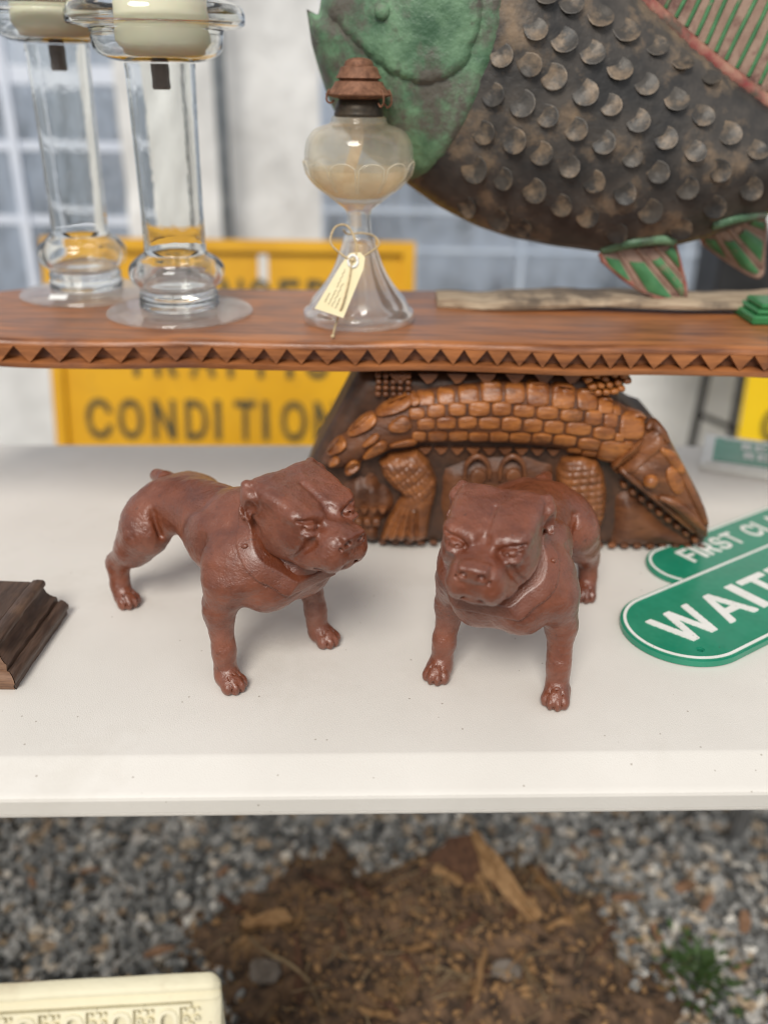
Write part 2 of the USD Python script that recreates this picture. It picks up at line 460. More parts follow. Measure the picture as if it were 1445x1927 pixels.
M['shadow_wood'] = mat('table_leg_grey', (.22, .22, .22), (.28, .28, .28), 20, 0.4, metallic=.6)

# gravel: grey stones, each its own tone
N = {'v': ('voronoi_texture', {'scale': 62.0}), 'sc': ('separate_color', {}), 'r': ('rgb_ramp', {'ramp': [(0, (.05, .052, .052)), (.3, (.15, .154, .152)), (.6, (.29, .29, .28)), (.8, (.44, .43, .41)), (.86, (.28, .20, .13)), (.93, (.40, .31, .21)), (1, (.74, .72, .67))]}),
     'tc': ('texture_coordinate', {}), 'n': ('noise_texture', {'scale': 160.0, 'detail': 4.0}), 'mr': ('map_range', {'to_min': .7, 'to_max': 1.3}), 'h': ('hsv', {}), 'p': ('principled_bsdf', {'roughness': .7})}
M['gravel'] = usdkit.material(stage, '/World/Looks/gravel_stone', N, [('tc.object', 'v.vector'), ('v.color', 'sc.color'), ('sc.r', 'r.fac'), ('tc.object', 'n.vector'), ('n.fac', 'mr.value'), ('mr.result', 'h.value'), ('r.color', 'h.color'), ('h.color', 'p.base_color')], surface='p.BSDF')


def glass(name, color=(1, 1, 1), rough=0.0, ior=1.47, bump=0.0, bscale=60.0):
    N = {'p': ('principled_bsdf', {'base_color': color, 'roughness': rough, 'ior': ior, 'transmission_weight': 1.0}), 'tc': ('texture_coordinate', {}),
         'n': ('noise_texture', {'scale': bscale, 'detail': 2.0}), 'b': ('bump', {'strength': bump, 'distance': .002})}
    L = [('tc.object', 'n.vector'), ('n.fac', 'b.height'), ('b.normal', 'p.normal')] if bump else []
    return usdkit.material(stage, '/World/Looks/' + name, N, L, surface='p.BSDF')


M['glass'] = glass('clear_glass', (.975, .985, .975), 0.0, 1.47, 0.12, 40)


def clouded_glass(name, clear, tint, haze, haze_col, ior=1.45, rough=.01):
    """Glass that lets part of the light straight through (thin walls) and carries a film of dust."""
    return usdkit.material(stage, '/World/Looks/' + name, {
        'g': ('principled_bsdf', {'base_color': tint, 'roughness': rough, 'ior': ior, 'transmission_weight': 1.0}), 't': ('transparent_bsdf', {'color': tint}), 'gl': ('glossy_bsdf', {'roughness': .02}), 'lw': ('layer_weight', {'blend': .5}), 'pw': ('math', {'math_type': 'power', 'value2': 4.5}), 'f': ('math', {'math_type': 'multiply_add', 'value2': .75, 'value3': .035}),
        'm0': ('mix_closure', {}), 'm1': ('mix_closure', {'fac': clear}), 'd': ('diffuse_bsdf', {'color': haze_col}), 'tl': ('translucent_bsdf', {'color': haze_col}), 'm2': ('mix_closure', {'fac': .5}),
        'tc': ('texture_coordinate', {}), 'n': ('noise_texture', {'scale': 30.0, 'detail': 4.0}), 'mr': ('map_range', {'from_min': .3, 'from_max': .7, 'to_min': haze * .4, 'to_max': haze * 1.6, 'clamp': True}), 'm3': ('mix_closure', {})},
        [('lw.facing', 'pw.value1'), ('pw.value', 'f.value1'), ('f.value', 'm0.fac'), ('t.BSDF', 'm0.closure1'), ('gl.BSDF', 'm0.closure2'), ('g.BSDF', 'm1.closure1'), ('m0.closure', 'm1.closure2'), ('d.BSDF', 'm2.closure1'), ('tl.BSDF', 'm2.closure2'),
         ('tc.object', 'n.vector'), ('n.fac', 'mr.value'), ('mr.result', 'm3.fac'), ('m1.closure', 'm3.closure1'), ('m2.closure', 'm3.closure2')], surface='m3.closure')


M['glass_warm'] = clouded_glass('old_warm_glass', .90, (.985, .97, .93), .085, (.95, .90, .78))
M['petal'] = clouded_glass('moulded_petal_edge', .5, (.98, .96, .9), .35, (.95, .90, .78))
M['glass_clear2'] = clouded_glass('fluted_foot_glass', .58, (.99, .985, .965), .035, (.92, .9, .84))
M['glass_foot'] = clouded_glass('thin_foot_glass', .8, (.985, .99, .985), .055, (.9, .9, .88))
M['residue'] = usdkit.material(stage, '/World/Looks/dried_oil_residue', {
    'tc': ('texture_coordinate', {}), 'n': ('noise_texture', {'scale': 45.0, 'detail': 5.0}), 'mr': ('map_range', {'from_min': .3, 'from_max': .7, 'to_min': .25, 'to_max': .6, 'clamp': True}),
    't': ('transparent_bsdf', {'color': (.97, .92, .82)}), 'd': ('diffuse_bsdf', {'color': (.86, .70, .48)}), 'm': ('mix_closure', {})},
    [('tc.object', 'n.vector'), ('n.fac', 'mr.value'), ('mr.result', 'm.fac'), ('t.BSDF', 'm.closure1'), ('d.BSDF', 'm.closure2')], surface='m.closure')
M['vinyl'] = usdkit.material(stage, '/World/Looks/hazy_vinyl', {
    'tc': ('texture_coordinate', {}), 'mp': ('mapping', {'scale': (3.2, 1, 1.6)}), 'n': ('noise_texture', {'scale': 2.2, 'detail': 4.0, 'roughness': .6}), 'mr': ('map_range', {'from_min': .36, 'from_max': .66, 'to_min': .08, 'to_max': .72, 'clamp': True}),
    't': ('transparent_bsdf', {'color': (.92, .95, 1.0)}), 'd': ('diffuse_bsdf', {'color': (.66, .74, .86)}), 'tl': ('translucent_bsdf', {'color': (.66, .76, .9)}), 'md': ('mix_closure', {'fac': .5}), 'm': ('mix_closure', {}),
    'f': ('fresnel', {'IOR': 1.4}), 'gl': ('glossy_bsdf', {'roughness': .15}), 'm2': ('mix_closure', {})},
    [('tc.object', 'mp.vector'), ('mp.vector', 'n.vector'), ('n.fac', 'mr.value'), ('mr.result', 'm.fac'), ('t.BSDF', 'm.closure1'), ('d.BSDF', 'md.closure1'), ('tl.BSDF', 'md.closure2'), ('md.closure', 'm.closure2'), ('f.fac', 'm2.fac'), ('m.closure', 'm2.closure1'), ('gl.BSDF', 'm2.closure2')], surface='m2.closure')


def leaf(name, a, b):
    return usdkit.material(stage, '/World/Looks/' + name, {
        'g': ('geometry', {}), 'r': ('rgb_ramp', {'ramp': [(0, a), (1, b)]}), 'p': ('principled_bsdf', {'roughness': .5}), 't': ('translucent_bsdf', {}), 'm': ('mix_closure', {'fac': .3})},
        [('g.random_per_island', 'r.fac'), ('r.color', 'p.base_color'), ('r.color', 't.color'), ('p.BSDF', 'm.closure1'), ('t.BSDF', 'm.closure2')], surface='m.closure')


M['leaf'] = leaf('shrub_leaf', (.016, .03, .014), (.055, .085, .04))
M['weed'] = leaf('weed_leaf', (.05, .10, .025), (.15, .20, .08))

# ------------------------------------------------------------------ ground
TZ = 0.740                                                     # table top
g = trimesh.Trimesh([(-60, -40, 0), (60, -40, 0), (60, 80, 0), (-60, 80, 0)], [[0, 1, 2], [0, 2, 3]], process=False)
tag(P(obj('ground', g, M['dirt'])), 'grey gravel ground', kind='structure')

def mound_h(x, y):
    u, v = (x - .075) / .385, (y - .97) / .26
    d = np.sqrt(u * u + v * v)
    e = 1 - d + .42 * (meshkit.fbm(np.stack([x * 6, y * 6, 0 * x], -1), 4, 3) - .5) * 2
    return .085 * np.clip(e * 1.9, -.6, 1) + .045 * (meshkit.fbm(np.stack([x * 16 + y * 5, y * 26, 0 * x + 3], -1), 5, 8) - .5) + .018 * np.abs(meshkit.fbm(np.stack([x * 45, y * 60, 0 * x + 9], -1), 3, 2) - .5) - .004


stone = trimesh.creation.icosphere(subdivisions=1)
SV, SF = np.array(stone.vertices), np.array(stone.faces)
gv, gf = [], []
k = 0
for xi in np.arange(-0.95, 1.0, .0135):
    for yi in np.arange(0.62, 1.72, .0135):
        q = np.array([xi + R.uniform(-.006, .006), yi + R.uniform(-.006, .006)])
        s = R.uniform(.0055, .0105) * (1.5 if R.random() < .06 else 1)
        A = trimesh.transformations.random_rotation_matrix(np.array([R.random(), R.random(), R.random()]))[:3, :3]
        v = SV * (1 + .22 * RN.standard_normal((len(SV), 1)).clip(-1, 1)) * np.array([1.25, .95, .7]) * s
        hm = float(mound_h(q[0], q[1]))
        up_ = hm if 0 < hm < .035 and R.random() < .75 - hm * 20 else 0
        gv.append(v @ A.T + (q[0], q[1], up_ + s * .45 + R.uniform(0, .004)))
        gf.append(SF + k * len(SV))
        k += 1
gm = trimesh.Trimesh(np.vstack(gv), np.vstack(gf), process=False)
tag(P(obj('gravel', gm, M['gravel'])), 'loose grey gravel stones below the table', 'gravel', kind='stuff')


# rotten stump remains: a low mound of decayed wood with a broken slab standing out of it
st = thing('rotten_stump', 'rotten brown tree stump crumbling into mulch on the gravel in front of the table', 'stump', (.12, .98, 0))
gx, gy = np.meshgrid(np.arange(-.52, .76, .0055), np.arange(.6, 1.36, .0055))
gz = mound_h(gx, gy)
n0, n1 = gx.shape
idx = np.arange(n0 * n1).reshape(n0, n1)
F = np.vstack([np.stack([idx[:-1, :-1].ravel(), idx[:-1, 1:].ravel(), idx[1:, 1:].ravel()], 1), np.stack([idx[:-1, :-1].ravel(), idx[1:, 1:].ravel(), idx[1:, :-1].ravel()], 1)])
gzf = gz.ravel()
F = F[(gzf[F] > -.004).any(1)]
mm = trimesh.Trimesh(np.stack([gx.ravel(), gy.ravel(), np.maximum(gzf, -.02)], 1), F, process=False)
mm.remove_unreferenced_vertices()
obj('crumbled_wood', mm, M['mulch'], st, True)


def shard(p, thick, seed, mat_, name, lab=None):
    """Jagged slab: polygon p of world points (roughly planar), thickened along its normal."""
    p = np.array(p, float)
    c = p.mean(0)
    nrm = np.linalg.svd(p - c)[2][2]
    if nrm[1] > 0:
        nrm = -nrm
    e = np.random.default_rng(seed)
    q = []
    for i in range(len(p)):
        a, b = p[i], p[(i + 1) % len(p)]
        for t in (0, .33, .66):
            q.append(a + (b - a) * t + e.normal(0, .0035, 3))
    q = np.array(q)
    n = len(q)
    V = np.vstack([q + nrm * thick / 2, q - nrm * thick / 2, [c + nrm * thick * .6], [c - nrm * thick * .6]])
    F = []
    for i in range(n):
        j = (i + 1) % n
        F += [[2 * n, i, j], [2 * n + 1, n + j, n + i], [i, n + i, j], [j, n + i, n + j]]
    m = trimesh.Trimesh(V, F, process=False)
    m.fix_normals()
    return obj(name, m, mat_, st, False, lab)


a = onz(885, 1565, .13)
a1, a2, a3 = onz(888, 1562, .13), onz(1012, 1722, .06), onz(792, 1640, .08)
shard([a1, onz(950, 1650, .10), a2, onz(990, 1755, .02), onz(800, 1740, .03), a3, onz(835, 1590, .11)], .022, 3, M['slab'], 'broken_slab', 'dark upright slab of split wood')
shard([onz(889, 1556, .15), onz(930, 1604, .14), onz(1024, 1714, .095), onz(1006, 1738, .08), onz(950, 1680, .10), onz(908, 1640, .115)], .014, 5, M['ochre_wood'], 'split_edge', 'pale ochre split edge')
for i, (px, py, an, ln) in enumerate([(700, 1700, 2.2, .09), (500, 1735, .1, .08), (890, 1860, 1.2, .08)]):
    c = onz(px, py, .07)
    d = np.array([math.cos(an), math.sin(an), .1]) * ln / 2
    w = np.array([-math.sin(an), math.cos(an), 0.25]) * .008
    shard([c - d - w, c - d * .8 + w, c + d * .9 + w * .8, c + d - w * .5], .012, 20 + i, M['ochre_wood'] if i % 2 else M['slab'], 'wood_fragment')

sr = random.Random(11)
for i in range(46):
    x, y = sr.gauss(.12, .2), sr.gauss(.98, .11)
    z = float(mound_h(np.array(x), np.array(y)))
    if z < .01:
        continue
    an, ln, wd_ = sr.gauss(.6, .9), sr.uniform(.03, .10), sr.uniform(.0018, .0055)
    c = np.array([x, y, z + .006])
    d = np.array([math.cos(an), math.sin(an), sr.uniform(-.2, .5)]) * ln / 2
    w = np.array([-math.sin(an), math.cos(an), sr.uniform(-.5, .8)]) * wd_
    shard([c - d - w, c - d * .8 + w, c + d * .9 + w * .8, c + d - w * .5], .006, 60 + i, M[('ochre_wood', 'slab', 'mulch')[i % 3]], 'wood_fragment')

# crumbs and dry straw on the mound
sv, sf, k = [], [], 0
for i in range(1700):
    x, y = R.gauss(.08, .2), R.gauss(.98, .13)
    z = float(mound_h(np.array(x), np.array(y)))
    if z < .004:
        continue
    s = R.uniform(.002, .006)
    A = trimesh.transformations.random_rotation_matrix(np.array([R.random(), R.random(), R.random()]))[:3, :3]
    sv.append((np.array([[1, 0, 0], [-1, 0, 0], [0, .6, 0], [0, -.6, 0], [0, 0, .4], [0, 0, -.4]]) * s * (2 if R.random() < .2 else 1)) @ A.T + (x, y, z + s * .4))
    sf.append(np.array([[0, 2, 4], [2, 1, 4], [1, 3, 4], [3, 0, 4], [2, 0, 5], [1, 2, 5], [3, 1, 5], [0, 3, 5]]) + 6 * k)
    k += 1
tag(P(obj('wood_crumbs', trimesh.Trimesh(np.vstack(sv), np.vstack(sf), process=False), M['ochre_wood'])), 'small crumbs of rotten wood scattered over the stump', 'crumbs', kind='stuff')
stm = []
for i in range(230):
    x, y = R.gauss(.10, .26), R.gauss(1.0, .16)
    z = max(float(mound_h(np.array(x), np.array(y))), .012) + .006
    an, ln = R.uniform(0, 6.3), R.uniform(.02, .075)
    b = R.uniform(-.3, .3)
    pts = [(x + math.cos(an + b * t) * ln * t, y + math.sin(an + b * t) * ln * t, z + .006 * math.sin(3 * t + i)) for t in (-.5, -.2, .1, .5)]
    stm.append(tube(pts, R.uniform(.0006, .0014), 4))
tag(P(obj('straw', cat_(stm), M['straw'])), 'thin dry straw and pine needles lying over the mulch and gravel', 'straw', kind='stuff')

chips = [(620, 1605, .7, .05), (1085, 1605, 2.1, .045), (1290, 1670, .4, .07), (1180, 1690, .2, .06), (1020, 1560, 2.5, .04), (1330, 1700, .9, .05), (1240, 1760, 2.0, .05), (1400, 1735, 1.2, .05),
         (170, 1640, .3, .04), (300, 1790, .5, .05), (420, 1640, 1.0, .05), (60, 1660, 2.2, .04), (1140, 1720, 2.6, .05), (1395, 1820, .3, .04), (775, 1580, .5, .035), (1120, 1570, .2, .04)]
for i, (px, py, an, ln) in enumerate(chips):
    c = onz(px, py, .02)
    ln *= R.uniform(.55, .95)
    m = trimesh.creation.box((ln, ln * R.uniform(.2, .45), .005))
    m = m.subdivide()
    v = np.array(m.vertices)
    v[:, 1] *= 1 - .5 * np.abs(v[:, 0]) / ln * 1.6
    v[:, 2] += .004 * np.sin(v[:, 0] * 90 + i)
    m.vertices = v + RN.normal(0, .0012, v.shape)
    m.apply_transform(trimesh.transformations.rotation_matrix(.18, (1, .3, 0)))
    p = obj('bark_chip', pose2(m, c, an), M['chip'])
    tag(P(p), 'small curled brown bark chip lying on the grey gravel', 'bark chip', 'bark chips scattered on the gravel')
c = onz(508, 1790, .075)
p = obj('dry_stick', tube(bez([onz(470, 1765, .07), onz(505, 1795, .085), onz(545, 1815, .09), onz(585, 1850, .08)], 6), [.003] * 19, 6), M['straw'], None, True)
tag(P(p), 'pale curved dry stick lying across the brown mulch', 'stick')
p = obj('dry_stick', tube(bez([onz(1235, 1900, .02), onz(1260, 1850, .03), onz(1300, 1800, .03)], 6), [.0025] * 13, 6), M['straw'], None, True)
tag(P(p), 'thin brown stick leaning beside the green weed', 'stick')
for q, lab in (((748, 1648), 'large pale stone above the mulch left of the broken slab'), ((500, 1860), 'large grey stone half sunk in the mulch beside the cream plaster block'), ((950, 1860), 'pale rounded stone lying on the brown stump remains')):
    c = onz(*q, .04 if q[1] > 1800 else .015)
    m = trimesh.creation.icosphere(subdivisions=2)
    v = np.array(m.vertices)
    v *= (1 + .9 * (meshkit.fbm(v * 1.7 + q[0], 3) - .5))[:, None]
    m.vertices = v * (np.array([.024, .019, .010]) if q[1] > 1800 else np.array([.021, .017, .013])) + c + ((0, 0, .036) if q[1] > 1800 else (0, 0, 0))
    tag(P(obj('stone', m, mat('stone_' + str(q[0]), (.10, .08, .065) if q[1] > 1800 else (.3, .28, .25), (.20, .17, .145) if q[1] > 1800 else (.45, .42, .38), 40, .8, .4, 80, .003), None, True)), lab, 'stone')

wd = thing('weed', 'small green weed growing in the gravel at lower right', 'weed', onz(1300, 1860, 0))
lv, lf, k = [], [], 0
base = onz(1300, 1865, 0)
for i in range(260):
    a, r = R.uniform(0, 6.3), abs(R.gauss(0, .036))
    p0 = base + (r * math.cos(a), r * math.sin(a) * 1.1, R.uniform(.005, .075) * (1 - r * 6) + .004)
    d = np.array([math.cos(a), math.sin(a), R.uniform(.1, 1.1)])
    d /= np.linalg.norm(d)
    s = np.cross(d, (0, 0, 1)) + 1e-6
    s /= np.linalg.norm(s)
    L = R.uniform(.01, .024)
    lv += [p0, p0 + d * L * .5 + s * L * .22, p0 + d * L, p0 + d * L * .5 - s * L * .22]
    lf += [[k, k + 1, k + 2], [k, k + 2, k + 3]]
    k += 4
obj('leaves', trimesh.Trimesh(lv, lf, process=False), M['weed'], wd)
for i in range(5):
    a = i * 1.3
    obj('stem', tube([base, base + (.012 * math.cos(a), .012 * math.sin(a), .03), base + (.03 * math.cos(a), .03 * math.sin(a), .055)], [.0015, .0012, .0008], 5), M['weed'], wd)

# ------------------------------------------------------------------ marquee wall with clear windows, and what stands behind it
WY = 3.05
mq = thing('marquee_wall', 'white fabric marquee side wall with clear lattice windows behind the stall', 'tent wall', (0, WY, 0))


def cloth(x0, x1, z0, z1, amp, seed, step=.02):
    xs, zs = np.arange(x0, x1 + step, step), np.arange(z0, z1 + step, step * 2)
    X, Z = np.meshgrid(xs, zs)
    Y = WY + amp * (meshkit.fbm(np.stack([X * 5 + Z * 1.3, Z * .7, 0 * X + seed], -1), 3, seed) - .5) * 2 + amp * .5 * (meshkit.fbm(np.stack([X * 9 - Z * 6, Z * 6 + X * 2, 0 * X], -1), 3, seed + 5) - .5)
    i = np.arange(X.size).reshape(X.shape)
    F = np.vstack([np.stack([i[:-1, :-1].ravel(), i[:-1, 1:].ravel(), i[1:, 1:].ravel()], 1), np.stack([i[:-1, :-1].ravel(), i[1:, 1:].ravel(), i[1:, :-1].ravel()], 1)])
    return trimesh.Trimesh(np.stack([X.ravel(), Y.ravel(), Z.ravel()], 1), F, process=False)


WIN = [(-2.3, -.84, .57, 1.66), (-.215, 1.22, .57, 1.66)]
obj('fabric_panel', cloth(-.84, -.215, 0.01, 2.2, .08, 3), M['fabric'], mq, True)
obj('fabric_panel', cloth(1.22, 2.6, 0.01, 2.2, .045, 9), M['fabric'], mq, True)
for i, (x0, x1, z0, z1) in enumerate(WIN):
    obj('fabric_panel', cloth(x0, x1, .01, z0, .02, 20 + i), M['fabric'], mq, True)
    obj('fabric_panel', cloth(x0, x1, z1, 2.2, .02, 30 + i), M['fabric'], mq, True)
    obj('clear_window', box(x0, x1, WY - .001, WY + .001, z0, z1), M['vinyl'], mq)
    if i == 0:
        vs, hs, wv_, bm_ = [(30, 300), (232, 300), (-170, 300), (-370, 300)], [(120, 140), (120, 274), (120, 414), (120, 20)], .014, M['tent_bar']
    else:
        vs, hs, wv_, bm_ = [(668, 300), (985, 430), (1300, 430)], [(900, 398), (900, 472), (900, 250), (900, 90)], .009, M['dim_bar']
    for q in vs:
        x = float(ony(*q, WY - .013)[0])
        if x0 < x < x1:
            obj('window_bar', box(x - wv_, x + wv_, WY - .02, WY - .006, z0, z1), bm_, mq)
    for j, q in enumerate(hs):
        z = float(ony(*q, WY - .005)[2])
        w_ = wv_ * (1.9 if i == 0 and j == 0 else 1)
        if z0 < z < z1:
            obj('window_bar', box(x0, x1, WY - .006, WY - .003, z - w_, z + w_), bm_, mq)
for x in (-.505,):
    obj('tent_pole', tube([(x, WY - .09, 0), (x, WY - .09, 2.2)], .02, 12), M['tent_pole'], mq, True)

shrubs = [(-2.5, 4.4, 1.9), (-1.7, 4.1, 1.3), (-1.1, 4.7, 2.0), (-.05, 4.2, 1.15), (.55, 4.7, 2.0), (1.1, 4.1, 1.1), (1.7, 4.6, 1.9), (2.4, 4.2, 1.5)]
names = ['broad dark shrub furthest left behind the tent window', 'low dark shrub behind the left tent window beside the glass holders', 'tall shrub behind the tent fabric left of the lamp', 'low shrub behind the tent window right of the oil lamp',
         'tall shrub behind the tent window hidden by the metal fish', 'low dark shrub behind the tent window below the fish belly', 'tall shrub behind the tent at right of the fish', 'dark shrub furthest right behind the tent wall']
for (x, y, h), lab in zip(shrubs, names):
    t = thing('shrub', lab, 'shrub', (x, y, 0), group=None)
    nl = 1500
    cc = RN.normal(0, 1, (26, 3)) * (.26, .26, .24 * h) + (x, y, h * .55)
    c = cc[RN.integers(0, 26, nl)] + RN.normal(0, .11, (nl, 3))
    c[:, 2] = np.clip(c[:, 2], .05, h)
    d = RN.normal(0, 1, (nl, 3))
    d /= np.linalg.norm(d, axis=1, keepdims=True)
    s = np.cross(d, RN.normal(0, 1, (nl, 3)))
    s /= np.linalg.norm(s, axis=1, keepdims=True)
    L = RN.uniform(.03, .07, (nl, 1))
    V = np.stack([c, c + d * L * .5 + s * L * .3, c + d * L, c + d * L * .5 - s * L * .3], 1).reshape(-1, 3)
    k = np.arange(nl)[:, None] * 4
    obj('crown', trimesh.Trimesh(V, np.vstack([k + [0, 1, 2], k + [0, 2, 3]]), process=False), M['leaf'], t)
    obj('trunk', tube([(x, y, 0), (x + .03, y, h * .3), (x, y + .02, h * .7)], [.03, .022, .01], 7), M['slab'], t, True)

# ------------------------------------------------------------------ yellow road signs
SL = math.radians(11)


def leaning(m, x, y, z=0.0, lean=SL, yaw=0.0):
    """From the sign plane (x right, y up, z towards the viewer) to the world, leaning back."""
    m = m.copy()
    m.apply_transform(trimesh.transformations.rotation_matrix(math.pi / 2 - lean, (1, 0, 0)))
    m.apply_transform(trimesh.transformations.rotation_matrix(yaw, (0, 0, 1)))
    m.apply_translation((x, y, z))
    return m


SW, SH = .955, .905
ys = thing('road_sign', 'yellow metal road sign lettered CHANGED TRAFFIC CONDITIONS standing behind the table', 'road sign', (-.885, 2.22, 0))
put = lambda m: leaning(m, -.885, 2.22)
slot = sg.box(.555, SH - .115, .573, SH - .04).buffer(.004)
pl = sg.box(0, 0, SW, SH).difference(slot)
obj('sign_plate', put(trimesh.creation.extrude_polygon(pl, .004, engine='earcut')), M['yellow_sign'], ys)
rim = sg.box(0, 0, SW, SH).difference(sg.box(.03, .03, SW - .03, SH - .03))
mrim = trimesh.creation.extrude_polygon(rim, .018, engine='earcut')
mrim.apply_translation((0, 0, .004))
obj('folded_rim', put(mrim), M['yellow_sign'], ys)


def sign_letters(items, v0, h):
    """Letters one by one, each a part: (letter, centre u, width)."""
    for ch, u, lw in items:
        t = text(ch, lw, h, .003)
        t.apply_translation((u - lw / 2, v0, .0045))
        obj('letter', put(t), M['black_letter'], ys)


PXM = .00138                                                       # metres per photograph pixel on the sign
sign_letters([(c, .115 + (x - 190) * PXM, w * PXM) for c, x, w in (('C', 190, 50), ('O', 252, 48), ('N', 317, 46), ('D', 380, 43), ('I', 422, 12), ('T', 475, 42), ('I', 515, 12), ('O', 570, 50), ('N', 632, 46), ('S', 692, 46))], .384, .108)
sign_letters([(c, .115 + (x - 190) * PXM, w * PXM) for c, x, w in (('T', 268, 48), ('R', 325, 42), ('A', 396, 48), ('F', 462, 36), ('F', 520, 36), ('I', 563, 12), ('C', 615, 46))], .552, .108)
sign_letters([(c, .115 + (x - 190) * PXM, w * PXM) for c, x, w in (('C', 290, 44), ('H', 345, 42), ('A', 400, 46), ('N', 456, 42), ('G', 508, 42), ('E', 564, 38), ('D', 620, 44))], .700, .108)

y2 = thing('road_sign', 'bright yellow road sign at the right edge below the shelf board', 'road sign', (1.17, 2.45, 0))
o2 = ony(1384, 826, 2.45)
lx = ony(1392, 760, 2.45)[0]
put2 = lambda m: leaning(m, lx, 2.40, 0, math.radians(4))
obj('sign_plate', put2(trimesh.creation.extrude_polygon(sg.box(0, 0, .9, .66), .004, engine='earcut')), M['yellow_bright'], y2)
t = text('C', .075, .1, .003)
zt = ony(1445, 800, 2.42)[2]
t.apply_translation((.062, zt - .05, .0045))
obj('letter', put2(t), M['black_letter'], y2)
obj('stand_leg', tube([(lx - .012, 2.44, 0.0), (lx - .004, 2.46, .68)], .012, 8), M['black'], y2, True)
obj('stand_leg', tube([(lx + .88, 2.44, 0.0), (lx + .88, 2.46, .68)], .012, 8), M['black'], y2, True)
SYD = 2.62
bp, bq = ony(1315, 760, SYD), ony(1375, 760, SYD)
fr = thing('black_stand', 'black box on a thin two-legged stand behind the fish tail at right', 'stand', (bp[0], SYD, 0))
zt, zb = ony(1400, 442, SYD)[2], ony(1400, 600, SYD)[2]
bx0 = ony(1338, 480, SYD)[0]
obj('box', rbox(.42, .2, zt - zb, .008, (bx0 + .21, SYD + .02, (zt + zb) / 2)), M['black'], fr)
obj('upright', tube([(bp[0] - .012, SYD, 0), (bp[0] + .016, SYD, zb + .01)], .013, 8), M['black'], fr, True)
obj('upright', tube([(bp[0] + .40, SYD, 0), (bp[0] + .40, SYD, zb + .01)], .013, 8), M['black'], fr, True)
b1, b2 = ony(1320, 782, SYD), ony(1410, 818, SYD)
obj('brace', tube([b1, b1 * .5 + b2 * .5, b2, (bp[0] + .40, SYD, b2[2] - .12)], .009, 8), M['black'], fr, True)
obj('head_rail', tube([(bp[0] - .01, SYD, zb + .006), (bp[0] + .41, SYD, zb + .006)], .012, 8), M['black'], fr, True)

# ------------------------------------------------------------------ folding table
TA = math.radians(1.9)
TO = np.array([0.0, .5689, 0])                                   # middle of the front edge
tb = thing('folding_table', 'white plastic folding table carrying all the goods', 'table', TO, TA)
prof = [(0.0395, TZ), (0.042, TZ + .0002), (0.75, TZ), (0.772, TZ - .003), (.776, TZ - .01), (.776, TZ - .036), (.765, TZ - .040), (.75, TZ - .036), (.02, TZ - .030), (.013, TZ - .0345), (.005, TZ - .0340), (.0042, TZ - .0315), (.0060, TZ - .0305), (.0060, TZ - .0292), (.0022, TZ - .0283),
        (.0010, TZ - .0140), (.0018, TZ - .0112), (.004, TZ - .0098), (.0075, TZ - .0088), (.037, TZ - .0008)]
obj('table_top', extrude_x(prof, np.linspace(-1.0, 1.0, 21)), M['table'], tb, 20, local=True)
for s in (-1, 1):
    for y in (.12, .66):
        obj('leg', tube([(s * .68, y, 0), (s * .72, y, TZ - .032)], .0125, 10), M['shadow_wood'], tb, True, local=True)
    obj('leg_brace', tube([(s * .70, .12, .33), (s * .70, .66, .33)], .009, 8), M['shadow_wood'], tb, True, local=True)

# ------------------------------------------------------------------ cream plaster block in front
py0 = .475
pr = ony(414, 1836, py0)
PBA = math.radians(4.5)
pb = thing('plaster_block', 'cream carved plaster block with row of small arches in the lower left corner', 'plaster block', (pr[0], py0, 0), PBA)
OFFX = pr[0]
ztop = pr[2]
X1, X0 = 0.0, -.62
py0 = 0.0                                                          # from here on in the block's own frame
# profile (y, z): flat back, top ledge, cove, frieze leaning out towards the bottom
bprof = [(py0 + .006, 0), (py0 + .006, ztop - .003), (py0 + .003, ztop), (py0 - .0055, ztop - .0008), (py0 - .008, ztop - .003), (py0 - .0083, ztop - .0055), (py0 - .005, ztop - .0072), (py0 - .0042, ztop - .009), (py0 - .006, ztop - .0112), (py0 - .0088, ztop - .0128),
         (py0 - .0100, ztop - .0134), (py0 - .0100, ztop - .0145), (py0 - .0080, ztop - .0152), (py0 - .0740, ztop - .1227), (py0 - .14, ztop - .30), (py0 - .16, 0)]


def block_wob(x, q):
    n3 = np.stack([q[:, 0] * 60, q[:, 1] * 60, 0 * q[:, 0] + x * 40], -1)
    q = q + np.stack([.0014 * (meshkit.fbm(n3, 3) - .5), .0018 * (meshkit.fbm(n3 + (9, 0, 0), 3) - .5)], 1)
    e = np.clip((x - X1 + .010) / .010, 0, 1)                    # worn, rounded right end
    top = np.clip((q[:, 1] - ztop + .02) / .02, 0, 1)
    q[:, 1] -= .006 * e ** 2.5 * top
    q[:, 0] += .004 * e ** 2.5 * np.where(q[:, 0] < 0, 1, -1) * (q[:, 1] > .02)
    return q


pm = extrude_x(bprof, np.concatenate([np.linspace(X0, X1 - .012, 60), X1 - .012 + .012 * np.linspace(.15, 1, 8)]), block_wob)
obj('block', pm, M['plaster'], pb, 45, local=True)
fn = np.array([0, -(.1075), .066])
fn = fn / np.linalg.norm(fn)                                   # frieze normal (towards -y and up)
fdn = np.array([0, -.066, -.1075])
fdn = fdn / np.linalg.norm(fdn)
f0 = np.array([0, py0 - .0080, ztop - .0152])


def frieze(poly, h, name, dy=0.0):
    m = trimesh.creation.extrude_polygon(poly, h, engine='earcut')
    T = np.eye(4)
    T[:3, 0], T[:3, 1], T[:3, 2], T[:3, 3] = (1, 0, 0), -fdn, fn, f0 + fn * dy
    m.apply_transform(T)
    return obj(name, m, M['plaster'], pb, local=True)


